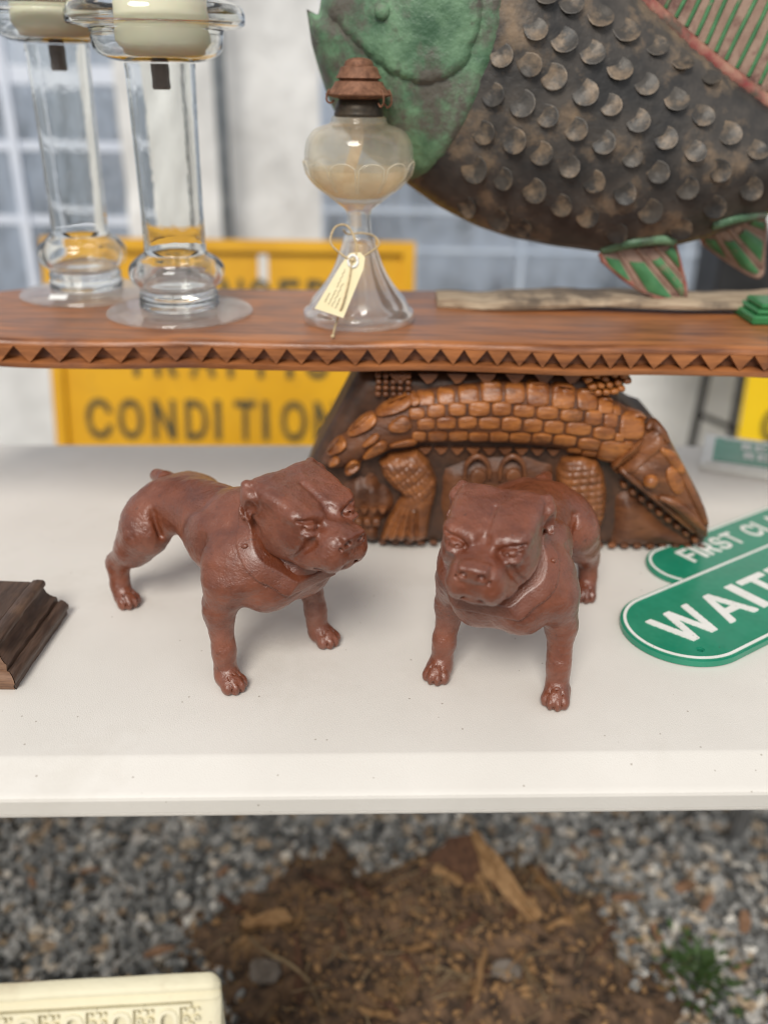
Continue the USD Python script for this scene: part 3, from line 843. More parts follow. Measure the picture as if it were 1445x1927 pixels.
pitch = .0352
for i in range(9):
    xc = X1 - .0395 - i * pitch
    niche = sg.Polygon([(xc - .0048, -.1), (xc + .0048, -.1), (xc + .0048, -.0115), (xc + .0036, -.0082), (xc + .0012, -.0068), (xc - .0012, -.0068), (xc - .0036, -.0082), (xc - .0048, -.0115)])
    surround = sg.Polygon([(xc - .0078, -.1), (xc + .0078, -.1), (xc + .0078, -.0095), (xc + .0055, -.0052), (xc + .0018, -.0038), (xc - .0018, -.0038), (xc - .0055, -.0052), (xc - .0078, -.0095)])
    xs = xc + pitch / 2
    bay = sg.box(xc - pitch / 2 + .0002, -.1, xc + pitch / 2 - .0002, -.0012).difference(niche)
    panels = shapely.union_all([sg.box(xs + d - .0082, -.034, xs + d + .0082, -.0030) for d in (0, -pitch)])
    frieze(bay.difference(panels), .0060, 'bay', -.0005)
    frieze(surround.difference(niche), .0076, 'arch', -.0005)
    grp = []
    for (u, v, r) in ((0, -.0068, .0022), (-.0040, -.0130, .0023), (.0040, -.0130, .0023), (0, -.0175, .0020), (-.0040, -.0220, .0023), (.0040, -.0220, .0023), (0, -.0285, .0022), (-.0052, -.0062, .0012), (.0052, -.0062, .0012)):
        c_ = sg.Point(xs + u, v).buffer(r, 6)
        if r > .00225:
            c_ = c_.difference(sg.Point(xs + u, v).buffer(r * .45, 5))
        grp.append(c_)
    u_ = shapely.union_all(grp)
    m = cat_([trimesh.creation.extrude_polygon(g_, .0042, engine='earcut') for g_ in getattr(u_, 'geoms', [u_])])
    T = np.eye(4)
    T[:3, 0], T[:3, 1], T[:3, 2], T[:3, 3] = (1, 0, 0), -fdn, fn, f0 - fn * .0003
    m.apply_transform(T)
    obj('scroll_ornament', m, M['plaster'], pb, local=True)


# ------------------------------------------------------------------ signed distance modelling (for cast and carved figures)
class Field:
    """Distance grid with smooth unions; y >= 0 half only when mirror is set."""

    def __init__(s, lo, hi, h):
        s.lo, s.h = np.array(lo, float), h
        s.n = np.ceil((np.array(hi) - s.lo) / h).astype(int) + 1
        s.ax = [s.lo[i] + h * np.arange(s.n[i]) for i in range(3)]
        s.f = np.full(s.n, 1.0, np.float32)

    def sub(s, c, r):
        i0 = np.clip(((np.array(c) - r - s.lo) / s.h).astype(int), 0, s.n - 1)
        i1 = np.clip(((np.array(c) + r - s.lo) / s.h).astype(int) + 2, 1, s.n)
        sl = tuple(slice(a, b) for a, b in zip(i0, i1))
        return sl, [s.ax[0][sl[0]][:, None, None].astype(np.float32), s.ax[1][sl[1]][None, :, None].astype(np.float32), s.ax[2][sl[2]][None, None, :].astype(np.float32)]

    def join(s, sl, d, k):
        f = s.f[sl]
        h = np.clip(.5 + .5 * (f - d) / k, 0, 1)
        s.f[sl] = f * (1 - h) + d * h - k * h * (1 - h)

    def cut(s, sl, d, k):
        f = s.f[sl]
        h = np.clip(.5 - .5 * (f + d) / k, 0, 1)
        s.f[sl] = f * (1 - h) - d * h + k * h * (1 - h)

    @staticmethod
    def _rot(X, c, rot):
        p = [X[0] - c[0], X[1] - c[1], X[2] - c[2]]
        if rot is None:
            return p
        m = trimesh.transformations.euler_matrix(*np.radians(rot))[:3, :3].T
        return [m[i, 0] * p[0] + m[i, 1] * p[1] + m[i, 2] * p[2] for i in range(3)]

    def ell(s, c, r, k, rot=None, cut=False):
        sl, X = s.sub(c, max(r) + 3 * k + .004)
        p = s._rot(X, c, rot)
        k0 = np.sqrt((p[0] / r[0]) ** 2 + (p[1] / r[1]) ** 2 + (p[2] / r[2]) ** 2)
        k1 = np.sqrt((p[0] / r[0] ** 2) ** 2 + (p[1] / r[1] ** 2) ** 2 + (p[2] / r[2] ** 2) ** 2) + 1e-9
        (s.cut if cut else s.join)(sl, k0 * (k0 - 1) / k1, k)

    def cap(s, a, b, ra, rb, k, cut=False):
        a, b = np.array(a, float), np.array(b, float)
        sl, X = s.sub((a + b) / 2, np.linalg.norm(b - a) / 2 + max(ra, rb) + 3 * k + .004)
        d = b - a
        p = [X[i] - a[i] for i in range(3)]
        t = np.clip((p[0] * d[0] + p[1] * d[1] + p[2] * d[2]) / (d @ d), 0, 1)
        q = np.sqrt((p[0] - t * d[0]) ** 2 + (p[1] - t * d[1]) ** 2 + (p[2] - t * d[2]) ** 2) - (ra + (rb - ra) * t)
        (s.cut if cut else s.join)(sl, q, k)

    def rbx(s, c, half, r, k, rot=None, cut=False, taper=0.0):
        """Rounded box; taper narrows y towards +x."""
        sl, X = s.sub(c, np.linalg.norm(half) + 3 * k + .004)
        p = s._rot(X, c, rot)
        y = p[1] if not taper else p[1] * (1 + taper * p[0] / half[0])
        q = [np.abs(p[0]) - half[0] + r, np.abs(y) - half[1] + r, np.abs(p[2]) - half[2] + r]
        d = np.sqrt(np.maximum(q[0], 0) ** 2 + np.maximum(q[1], 0) ** 2 + np.maximum(q[2], 0) ** 2) + np.minimum(np.maximum(np.maximum(q[0], q[1]), q[2]), 0) - r
        (s.cut if cut else s.join)(sl, d, k)

    def mesh(s, mirror=False, f=None):
        f = s.f if f is None else f
        lo = s.lo.copy()
        if mirror:                                                # the grid's first y plane lies at y = 0
            f = np.concatenate([f[:, :0:-1, :], f], 1)
            lo[1] = -s.ax[1][-1]
        f = np.pad(f, 1, constant_values=1.0)
        lo = lo - s.h
        ins = f < 0
        n = np.array(f.shape) - 1
        acc, cnt = np.zeros((*n, 3), np.float32), np.zeros(n, np.float32)
        corner = lambda a, o: a[o[0]:o[0] + n[0], o[1]:o[1] + n[1], o[2]:o[2] + n[2]]
        for ax in range(3):
            o1, o2 = [i for i in range(3) if i != ax]
            for p in (0, 1):
                for q in (0, 1):
                    a = [0, 0, 0]
                    a[o1], a[o2] = p, q
                    b = list(a)
                    b[ax] = 1
                    fa, fb = corner(f, a), corner(f, b)
                    x = corner(ins, a) != corner(ins, b)
                    t = np.where(x, fa / (fa - fb + 1e-20), 0)
                    acc[..., ax] += np.where(x, t, 0)
                    acc[..., o1] += np.where(x, p, 0)
                    acc[..., o2] += np.where(x, q, 0)
                    cnt += x
        on = cnt > 0
        ids = np.full(n, -1, np.int64)
        ids[on] = np.arange(on.sum())
        V = (np.argwhere(on) + acc[on] / cnt[on][:, None]) * s.h + lo
        F = []
        for ax in range(3):
            o1, o2 = (ax + 1) % 3, (ax + 2) % 3
            a = np.take(ins, range(0, ins.shape[ax] - 1), ax)
            b = np.take(ins, range(1, ins.shape[ax]), ax)
            E = np.argwhere(a != b)
            E = E[(E[:, o1] > 0) & (E[:, o2] > 0) & (E[:, o1] < n[o1]) & (E[:, o2] < n[o2])]
            flip = a[tuple(E.T)]
            q = []
            for p, r in ((1, 1), (0, 1), (0, 0), (1, 0)):
                c = E.copy()
                c[:, o1] -= p
                c[:, o2] -= r
                q.append(ids[tuple(c.T)])
            q = np.stack(q, 1)
            q[~flip] = q[~flip][:, ::-1]
            F += [q[:, [0, 1, 2]], q[:, [0, 2, 3]]]
        F = np.vstack(F)
        m = trimesh.Trimesh(V, F[(F >= 0).all(1)], process=False)
        return m


def mm_(*v):
    return tuple(x / 1000.0 for x in v)


def dog_field(h=.0011):
    D = Field((-.245, 0, -.003), (.112, .082, .222), h)
    E = lambda c, r, k=.012, rot=None, cut=False: D.ell(mm_(*c), mm_(*r), k, rot, cut)
    C = lambda a, b, ra, rb, k=.008, cut=False: D.cap(mm_(*a), mm_(*b), ra / 1000, rb / 1000, k, cut)
    B = lambda c, hf, r, k=.006, rot=None, cut=False, taper=0: D.rbx(mm_(*c), mm_(*hf), r / 1000, k, rot, cut, taper)
    # trunk
    E((-12, 0, 116), (48, 47, 40), .01)
    E((14, 0, 108), (24, 44, 32), .014)
    E((-62, 0, 121), (58, 45, 37), .016)
    E((-118, 0, 124), (55, 37, 29), .016)
    E((-156, 0, 117), (38, 38, 28), .016)
    E((-164, 18, 117), (28, 24, 25), .012)
    E((-60, 0, 150), (60, 14, 8), .014)
    # shoulders and chest muscles
    E((-6, 41, 116), (31, 22, 38), .010)
    E((20, 20, 100), (20, 22, 24), .008)
    E((-50, 38, 126), (26, 12, 28), .012)
    # neck
    C((-28, 0, 138), (16, 0, 168), 41, 36, .014)
    E((10, 0, 128), (26, 34, 26), .012)
    # thigh and hind leg
    E((-168, 38, 100), (30, 20, 32), .012, (0, 18, 0))
    C((-165, 42, 92), (-178, 47, 72), 25, 19, .012)
    C((-178, 47, 74), (-206, 54, 44), 19, 12, .010)
    C((-207, 55, 46), (-202, 57, 18), 11, 11, .007)
    C((-211, 55, 45), (-213, 55, 43), 8, 8, .006)
    # tail stub
    C((-184, 0, 136), (-203, 0, 134), 9, 7, .006)
    # fore leg
    C((-6, 46, 102), (-10, 52, 74), 20, 14.2, .010)
    C((-10, 52, 74), (-2, 55, 34), 13.6, 10.2, .008)
    C((-2, 55, 36), (0, 56, 12), 10.4, 11.2, .006)
    C((-22, 52, 80), (-20, 52, 70), 8, 6, .008)
    # paws with toes
    for x0 in (2, -199):
        E((x0 + 6, 57, 9), (15, 12.2, 10.5), .005)
        for j, (dx, dy) in enumerate(((15, -9), (19.5, -3.4), (19.5, 3.4), (15, 9))):
            E((x0 + dx - 2, 57 + dy, 6.5), (7, 4.3, 7), .0018)
        for dy in (-6.2, 0, 6.2):
            C((x0 + 22, 57 + dy, 4), (x0 + 12, 57 + dy * .8, 17), 1.0, .8, .002, cut=True)
    # head: broad flat skull, heavy brow, square muzzle
    B((21, 0, 183), (37, 42, 20), 9, .007, (0, 15, 0), taper=.05)
    E((18, 22, 199), (26, 20, 6), .010, (4, 13, 0))
    E((30, 31, 166), (26, 16, 25), .010)
    B((60, 0, 161), (29, 26, 18), 12, .010, (0, 6, 0), taper=.04)
    E((72, 16, 154), (17, 13.5, 17), .006, (0, 0, 0))
    E((50, 21, 149), (20, 13, 15), .008)
    E((60, 0, 142), (25, 19, 8), .005)
    C((58, 9, 187), (48, 37, 191.5), 4.2, 4.0, .007)
    E((66, 0, 175), (26, 12, 7), .008, (0, 7, 0))
    # furrow down the forehead and the stop
    C((24, 0, 205), (58, 0, 194), .8, 1.6, .006, cut=True)
    E((62, 0, 191), (8, 6, 5), .008, None, True)
    # eyes deep under the brow, lids and bags
    E((65, 25, 183), (9, 11, 5), .004, (14, 0, -20), True)
    E((57.0, 25.5, 181.5), (7.5, 8.4, 4.4), .0025, (12, 0, -20))
    E((59, 27, 174.5), (7, 10, 3.2), .005, (10, 0, -20))
    C((67, 15, 185.5), (55, 38, 189), 1.9, 1.7, .0022, cut=True)
    C((66, 18, 181.2), (58.5, 34, 182.2), 1.2, 1.0, .0012, cut=True)
    # cheek crease behind the muzzle
    C((64, 28, 168), (50, 36, 150), 1.0, .8, .008, cut=True)
    # nose pad and nostrils
    B((86, 0, 172), (6.5, 14.5, 7), 3.5, .003, (0, 12, 0))
    E((93, 9, 170), (5.5, 4.2, 3.6), .0012, (0, 0, 25), True)
    C((89, 15, 165), (82, 18, 169), 1.3, 1.2, .002, cut=True)
    # mouth: lip line and the split under the nose
    C((93, 0, 165), (90, 0, 150), 1.0, 1.0, .0025, cut=True)
    C((89, 3, 145.5), (74, 24, 141.5), 1.3, 1.3, .002, cut=True)
    C((74, 24, 141.5), (50, 29, 145), 1.3, 1.0, .003, cut=True)
    # ear: folded flap at the upper rear corner of the skull
    E((-2, 45, 193), (11, 8, 13), .004, (-18, 10, 0))
    C((-8, 43, 205), (2, 51, 179), 5.5, 3.5, .004)
    E((6.5, 52.5, 188), (8, 7, 11), .0015, (-18, 12, 20), True)
    # crease between head and neck
    for a, b in (((-8, 40, 176), (6, 42, 150)), ((6, 42, 150), (34, 26, 131))):
        C(a, b, 2.0, 2.0, .006, cut=True)
    # shoulder blade and rib creases
    C((-34, 50, 138), (-36, 46, 84), 1.8, 1.8, .010, cut=True)
    C((-142, 40, 122), (-140, 37, 98), 1.0, 1.0, .010, cut=True)
    z = D.ax[2][None, None, :].astype(np.float32)
    D.f = np.maximum(D.f, .0004 - z)
    return D


DF = dog_field()
dm = DF.mesh(mirror=True)
dm = max(dm.split(only_watertight=False), key=lambda q: len(q.faces))
# collar: the neck's own surface pushed out by 2.6 mm inside a slanting slab
X, Y, Z = np.meshgrid(*DF.ax, indexing='ij')
pl_ = (X * .72 + Z * .69) - (.72 * .004 + .69 * .149)
col = np.maximum(np.maximum(DF.f - .0038, np.abs(pl_) - .0048), -(DF.f + .002))
col = np.maximum(col, np.maximum(X - .042, Z - .193)).astype(np.float32)
cm = DF.mesh(mirror=True, f=col)
cm = max(cm.split(only_watertight=False), key=lambda q: len(q.faces))
dv = np.array(dm.vertices)
dn = dm.vertex_normals
amp = .0007 * (meshkit.fbm(dv * 90, 3, 4) - .5) * 2 + .0008 * (meshkit.fbm(dv * 260, 2, 6) - .5)
dv2 = dv + dn * (amp * np.clip(dv[:, 2] / .01, 0, 1))[:, None]
dv2[:, 2] = np.maximum(dv2[:, 2], .0002)


def turn_head(v, pose):
    """Bends the neck: yaw of the head about the neck, and its shift forward and to the dog's left."""
    yaw, dx, dy = pose
    v = np.array(v)
    s = np.clip((v[:, 0] * .72 + (v[:, 2] - .13) * .69 + .022) / .050, 0, 1)
    s = s * s * (3 - 2 * s)
    v[:, 2] -= .0045 * s
    c0 = np.array([.012, 0, .163])
    v = c0 + (v - c0) * (1 - .045 * s[:, None])
    a = yaw * s
    px = -.012
    x, y = v[:, 0] - px, v[:, 1] * (1 - .075 * s)
    v[:, 0], v[:, 1] = px + x * np.cos(a) - y * np.sin(a) + dx * s, x * np.sin(a) + y * np.cos(a) + dy * s
    return v


def make_dog(label, mid, ang, yaw):
    t = thing('dog_statue', label, 'dog statue', (mid[0], mid[1], TZ + .0003), ang, None)
    obj('body', trimesh.Trimesh(turn_head(dv2, yaw), dm.faces, process=False), M['dog'], t, True, local=True)
    obj('collar', trimesh.Trimesh(turn_head(cm.vertices, yaw), cm.faces, process=False), M['dog'], t, True, local=True)
    # studs of the collar
    cv, cn = np.array(cm.vertices), cm.vertex_normals
    for i in range(-4, 5):
        a = i * math.radians(33) - math.pi / 2
        want = np.array([.02 - .02 * abs(i) / 4, 0, .148]) + np.array([0, math.cos(a) * .06, math.sin(a) * .05])
        sc = -((cv - want) ** 2).sum(1) - 1e-3 * np.abs((cv[:, 0] * .72 + cv[:, 2] * .69) - (.72 * .004 + .69 * .149))
        j = int(np.argmax(sc))
        s = trimesh.creation.icosphere(subdivisions=1, radius=.0027)
        s.apply_translation(cv[j])
        obj('stud', trimesh.Trimesh(turn_head(s.vertices, yaw), s.faces, process=False), M['dog'], t, True, local=True)
    return t


A_L = (onz(425, 1288, TZ) + onz(600, 1202, TZ)) / 2
A_R = (onz(832, 1260, TZ) + onz(1045, 1320, TZ)) / 2
make_dog('rusty red bulldog statue at left, its body seen from the side', A_L, math.radians(-47), (math.radians(4), .012, .012))
make_dog('rusty red bulldog statue facing the viewer in front of the carved bench', A_R, math.radians(-108.5), (math.radians(-2), .004, -.008))


# ------------------------------------------------------------------ carved bench: board on a base carved with a lizard
FB = .990                                                          # plane of the base's face
BT = 1.003                                                         # top of the board
BF = .9662                                                         # front face of the board
bn = thing('carved_bench', 'carved wooden bench with scaly crocodile relief on its base, standing on the white table', 'carved bench', (.155, 1.11, TZ))


def tozx(pts, y=FB):
    return xz(pts, y)


base_px = [(676, 700), (640, 770), (590, 862), (552, 960), (540, 1000), (545, 1023), (700, 1026), (1000, 1030), (1330, 1036), (1339, 1010), (1337, 985), (1318, 930), (1290, 880), (1262, 826), (1240, 800), (1215, 792), (1180, 765), (1168, 745), (1185, 726), (1199, 700)]
base_poly = sg.Polygon(tozx(base_px)).buffer(0)
bb = np.array(base_poly.exterior.coords)
bb[:, 1] = np.where(bb[:, 1] < TZ + .006, TZ, bb[:, 1])
bb[:, 1] = np.minimum(bb[:, 1], .9735)
base_poly = sg.Polygon(bb).buffer(0)
bm = relief(base_poly, .007, lambda p, d: FB + .018 * np.clip(1 - d / .016, 0, 1) ** 2 + .003 * (meshkit.fbm(np.stack([p[:, 0] * 40, p[:, 1] * 40, 0 * p[:, 0]], -1), 3) - .5), lambda p, d: 1.105 - .018 * np.clip(1 - d / .016, 0, 1) ** 2)
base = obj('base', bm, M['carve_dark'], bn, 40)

body_px = [(603, 878), (606, 866), (640, 828), (690, 790), (722, 765), (770, 745), (850, 731), (950, 722), (1040, 728), (1110, 742), (1170, 765), (1212, 792), (1232, 812), (1215, 850), (1195, 874), (1160, 880), (1120, 866), (1040, 848), (950, 838), (870, 836), (790, 840), (750, 847), (700, 866), (655, 884), (620, 890)]
body_poly = sg.Polygon(tozx(body_px, FB - .014))


def dome(poly, H, Rr):
    def h(p):
        d = edge_dist(poly, p)
        return H * np.sqrt(np.clip(1 - (1 - np.clip(d / Rr, 0, 1)) ** 2, 0, 1))
    return h


body_h = dome(body_poly, .019, .032)
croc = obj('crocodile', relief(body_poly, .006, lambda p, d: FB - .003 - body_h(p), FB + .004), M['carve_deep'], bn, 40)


def pillow(px, py, w, h, rot=0.0, up=.0045, hf=None, sink=.003, power=3.2, taper=0.0, n=18):
    """Rounded scale standing on the relief at a pixel of the base's plane; w and h in photograph pixels."""
    c = ony(px, py, FB - .003 - up)
    if hf is not None:
        c = ony(px, py, FB - .003 - up - float(hf(c[None, [0, 2]])[0]))
    k = float((c - CAM) @ FWD) / FPX
    a = np.arange(n) * 2 * math.pi / n
    ca, sa = np.cos(a), np.sin(a)
    r = (np.abs(ca) ** power + np.abs(sa) ** power) ** (-1 / power)
    ux, uz = r * ca * w * k / 2, r * sa * h * k / 2 * (1 - taper * ca)
    cr, sr = math.cos(math.radians(rot)), math.sin(math.radians(rot))
    V = []
    for f, d in ((1.0, -sink), (.99, up * .3), (.90, up * .82), (.66, up), (0, up * 1.06)):
        q = np.stack([ux * cr - uz * sr, ux * sr + uz * cr], 1) * f + c[[0, 2]]
        if f == 0:
            q = q[:1]
        y = FB - .003 - (hf(q) if hf is not None else 0) - d
        V.append(np.stack([q[:, 0], y + 0 * q[:, 0], q[:, 1]], 1))
    V = np.vstack(V)
    F = []
    for i in range(3):
        for j in range(n):
            p, q = i * n + j, i * n + (j + 1) % n
            F += [[p, q, q + n], [p, q + n, p + n]]
    for j in range(n):
        F.append([3 * n + j, 3 * n + (j + 1) % n, 4 * n])
    m = trimesh.Trimesh(V, F, process=False)
    if m.face_normals[:, 1].mean() > 0:
        m.invert()
    return m


Z3 = lambda X, Y: (560 + X / 1.806, 680 + Y / 1.806)
rows = [[(435, 132, 60, 38), (505, 126, 62, 44), (583, 120, 74, 50), (661, 112, 74, 58), (740, 116, 70, 62), (819, 118, 78, 78), (906, 126, 80, 74), (988, 138, 70, 62), (1050, 155, 54, 46), (1088, 172, 28, 24)],
        [(405, 181, 54, 40), (471, 172, 60, 44), (543, 167, 62, 42), (618, 165, 74, 48), (694, 165, 66, 48), (770, 172, 72, 44), (850, 178, 76, 44), (932, 187, 76, 44), (1007, 196, 62, 50), (1066, 205, 48, 48), (1141, 225, 92, 84)],
        [(437, 215, 60, 40), (505, 212, 68, 44), (578, 210, 62, 44), (652, 212, 72, 44), (727, 216, 66, 50), (800, 220, 66, 48), (872, 226, 66, 46), (956, 232, 90, 48), (1043, 247, 74, 44), (1095, 262, 30, 30), (1124, 285, 34, 26), (1148, 296, 34, 28)],
        [(413, 256, 48, 40), (476, 256, 66, 40), (546, 256, 66, 40), (614, 258, 68, 38), (684, 258, 66, 40), (756, 260, 72, 40), (830, 263, 68, 40), (908, 271, 80, 44), (990, 283, 74, 46), (940, 304, 46, 22), (990, 314, 52, 24), (1074, 311, 104, 88)]]
sizes = np.random.default_rng(5)
for row in rows:
    for X_, Y_, w, h in row:
        px, py = Z3(X_, Y_)
        j = sizes.uniform(-1, 1, 4)
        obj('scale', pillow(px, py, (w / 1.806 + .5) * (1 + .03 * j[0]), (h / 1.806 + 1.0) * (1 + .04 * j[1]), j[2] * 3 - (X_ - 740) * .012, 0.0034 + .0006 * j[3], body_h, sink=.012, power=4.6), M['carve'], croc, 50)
for px, py, w, h, r in [(741, 769, 78, 24, 26), (680, 805, 68, 22, 36), (632, 846, 48, 19, 40), (705, 850, 58, 24, 40), (759, 836, 54, 17, 8), (662, 878, 36, 22, 48), (752, 803, 46, 30, 20), (780, 757, 20, 22, 60), (697, 832, 40, 13, 38), (628, 872, 26, 14, 42)]:
    obj('tail_scale', pillow(px, py, w, h, r, .006, body_h, sink=.016, power=2.3, taper=-.35), M['carve'], croc, 50)

# head with brow, eye, snout ridges and teeth
head_px = [(1160, 884), (1176, 868), (1204, 850), (1216, 818), (1228, 799), (1243, 801), (1264, 830), (1292, 882), (1322, 940), (1338, 985), (1336, 1010), (1322, 1020), (1290, 994), (1250, 964), (1210, 930), (1176, 902)]
head_poly = sg.Polygon(tozx(head_px, FB - .014))
head_h = dome(head_poly, .026, .030)
hd = obj('crocodile_head', relief(head_poly, .005, lambda p, d: FB - .004 - head_h(p) - .002 * np.sin(p[:, 0] * 300 + p[:, 1] * 200) * np.clip(d / .01, 0, 1) * .3, FB + .004), M['carve_mid'], bn, 40)


def ridge(pts, r, hf, n=8, lift=.0):
    q = np.array([ony(a, b, FB - .026) for a, b in pts])
    q = bez(q, 6)
    q[:, 1] = FB - .004 - hf(q[:, [0, 2]]) - lift
    rr = np.interp(np.linspace(0, 1, len(q)), np.linspace(0, 1, len(r)), r)
    return tube(q, rr, n)


obj('brow', pillow(1203, 852, 118, 40, 47, .005, head_h, sink=.012, power=3.0, taper=.15), M['carve_mid'], hd, 50)
obj('crest', ridge([(1222, 815), (1236, 806), (1250, 822), (1262, 838)], [.003, .006, .006, .003], head_h), M['carve_mid'], hd, True)
obj('snout_ridge', ridge([(1243, 845), (1262, 860), (1280, 886), (1288, 900)], [.003, .007, .007, .003], head_h), M['carve'], hd, True)
obj('snout_ridge', ridge([(1262, 858), (1290, 905), (1318, 960), (1330, 990)], [.003, .005, .006, .004], head_h), M['carve_mid'], hd, True)
obj('lip', ridge([(1240, 936), (1262, 942), (1295, 966), (1326, 998)], [.003, .006, .006, .003], head_h, lift=.002), M['carve_mid'], hd, True)
obj('lip', ridge([(1170, 888), (1204, 914), (1240, 944), (1310, 1006)], [.004, .004, .004, .003], head_h), M['carve_mid'], hd, True)
obj('snout_panel', pillow(1272, 905, 62, 30, -62, .004, head_h, power=2.4), M['carve'], hd, 50)
e = ony(1224, 906, FB - .03)
ey = trimesh.creation.icosphere(subdivisions=2, radius=.0085)
ey.apply_translation((e[0], FB - .004 - float(head_h(e[None, [0, 2]])[0]) - .002, e[2]))
obj('eye', ey, M['carve'], hd, True)
for i in range(9):
    t_ = i / 8
    px, py = 1178 + 134 * t_, 912 + 104 * t_
    obj('tooth', pillow(px - 3, py + 3, 15, 13, -45, .006, None, power=1.6), M['carve_mid'], hd, 50)
jaw = sg.Polygon(tozx([(1160, 925), (1180, 920), (1250, 990), (1300, 1018), (1296, 1026), (1150, 1024)]))
obj('lower_jaw', relief(jaw, .007, lambda p, d: FB - .012 * np.clip(d / .012, 0, 1), FB + .004), M['carve_deep'], bn, 40)


def leg(poly_px, name, groove):
    poly = sg.Polygon(tozx(poly_px, FB - .012))
    hh = dome(poly, .020, .018)

    def front(p, d):
        return FB - .004 - hh(p) + groove(p) * np.clip(d / .004, 0, 1)
    m = relief(poly, .0019, front, FB + .004)
    return obj(name, m, M['carve_leg'], bn, 60)


def grid_groove(cx, cz, rot, su, sv, amp=.0024, bend=0.0):
    c, s = math.cos(rot), math.sin(rot)

    def g(p):
        u, v = (p[:, 0] - cx) * c + (p[:, 1] - cz) * s, -(p[:, 0] - cx) * s + (p[:, 1] - cz) * c
        u = u + bend * v * v
        return amp * (np.exp(-((u / su - np.round(u / su)) * su / .0011) ** 2) + np.exp(-((v / sv - np.round(v / sv)) * sv / .0011) ** 2)).clip(0, 1)
    return g


hc = ony(770, 905, FB)


def hind_groove(p):
    g1 = grid_groove(hc[0], hc[2], math.radians(-52), .0115, .0068, bend=3)(p)
    out = np.zeros(len(p))
    for q in ((728, 1014), (745, 1016), (763, 1018), (782, 1019)):
        a, b = ony(772 + (q[0] - 755) * .4, 942, FB - .012)[[0, 2]], ony(*q, FB - .012)[[0, 2]]
        t = np.clip(((p - a) @ (b - a)) / ((b - a) @ (b - a)), 0, 1)
        dd = np.linalg.norm(p - a - t[:, None] * (b - a), axis=1)
        out = np.maximum(out, .007 * np.exp(-(dd / .0026) ** 2) * np.clip(t * 4, 0, 1))
    low = np.clip((hc[2] - .012 - p[:, 1]) / .012, 0, 1)
    return g1 * (1 - low) + out


leg([(713, 872), (733, 858), (785, 849), (808, 874), (822, 908), (820, 935), (811, 967), (804, 1012), (785, 1022), (716, 1018), (727, 985), (748, 950), (760, 936), (735, 916), (720, 897)], 'hind_leg', hind_groove)
fc = ony(1098, 925, FB)
leg([(1060, 866), (1099, 858), (1126, 870), (1138, 894), (1144, 931), (1140, 968), (1128, 1000), (1116, 1022), (1070, 1020), (1066, 985), (1056, 955), (1049, 923), (1049, 890)], 'fore_leg', grid_groove(fc[0], fc[2], math.radians(6), .0108, .0088, .0026, -4))

bead = np.random.default_rng(2)
for i in range(5):
    for j in range(4):
        obj('bead', pillow(712 + i * 14 + bead.uniform(-1, 1), 708 + j * 11.5 + i * .3, 12, 10.5, bead.uniform(-8, 8), .006, None, power=2.4), M['carve_mid'], base, 50)
for px, py in [(1108, 716), (1124, 708), (1140, 714), (1158, 706), (1176, 708), (1116, 730), (1132, 727), (1148, 726), (1164, 722), (1182, 718), (1126, 741), (1142, 740), (1157, 738), (1170, 733)]:
    obj('bead', pillow(px, py, 16 + bead.uniform(-2, 2), 12 + bead.uniform(-1, 2), bead.uniform(-30, 30), .010, None, sink=.002, power=3.2), M['carve'], base, 50)


def tri_piece(px, py, w, h, up=.006):
    c = ony(px, py, FB)
    k = float((c - CAM) @ FWD) / FPX
    q = [(c[0] - w * k / 2, c[2] + h * k / 2), (c[0] + w * k / 2, c[2] + h * k / 2), (c[0], c[2] - h * k / 2)]
    return relief(sg.Polygon(q), .02, lambda p, d: FB - up + 0 * d, FB + .002)


for i, px in enumerate(range(800, 1050, 30)):
    obj('carved_tooth', tri_piece(px, 848 + .012 * (px - 900), 26, 15), M['carve_mid'], base)
for px in (752, 806, 860, 914, 968, 1022, 1074):
    obj('carved_tooth', tri_piece(px, 711, 40, 22, .008), M['carve_mid'], base)
face = sg.Polygon(tozx([(835, 878), (900, 862), (990, 858), (1040, 872), (1042, 960), (1030, 1020), (845, 1018), (830, 950)]))
obj('carved_face', relief(face, .006, lambda p, d: FB - .008 * np.clip(d / .012, 0, 1) - .003 * (meshkit.fbm(np.stack([p[:, 0] * 60, p[:, 1] * 60, 0 * p[:, 0]], -1), 3, 2) - .5), FB + .003), M['carve_deep'], base, 40)
flat8 = lambda q: np.full(len(q), .008)
for cx_ in (900, 967):
    obj('eye_arch', ridge([(cx_ - 24, 915), (cx_ - 20, 884), (cx_, 868), (cx_ + 20, 882), (cx_ + 24, 912)], [.002, .0032, .0036, .0032, .002], lambda q: np.full(len(q), .0065)), M['carve_mid'], base, True)
    obj('eye_bulge', pillow(cx_, 900, 30, 34, 0, .003, flat8, power=2), M['carve_mid'], base, 50)
left_fig = sg.Polygon(tozx([(650, 905), (700, 888), (735, 925), (745, 945), (715, 985), (712, 1016), (620, 1014), (625, 950)]))
obj('carved_leaf', relief(left_fig, .006, lambda p, d: FB - .010 * np.clip(d / .012, 0, 1) - .003 * np.sin(p[:, 0] * 330), FB + .003), M['carve_deep'], base, 40)
for i in range(5):
    obj('carved_tooth', tri_piece(652 + i * 17, 952, 15, 12, .016), M['carve_mid'], base)
    obj('carved_block', pillow(640 + i * 17, 985, 15, 16, 0, .006, flat8), M['carve_mid'], base, 50)
for i in range(26):
    px = 720 + i * 24
    obj('border_knob', pillow(px, 1021 + (px - 720) * .0165, 15, 9, bead.uniform(-6, 6), .0012, None, power=2.2), M['carve_deep'] if i % 3 else M['carve_mid'], base, 50)

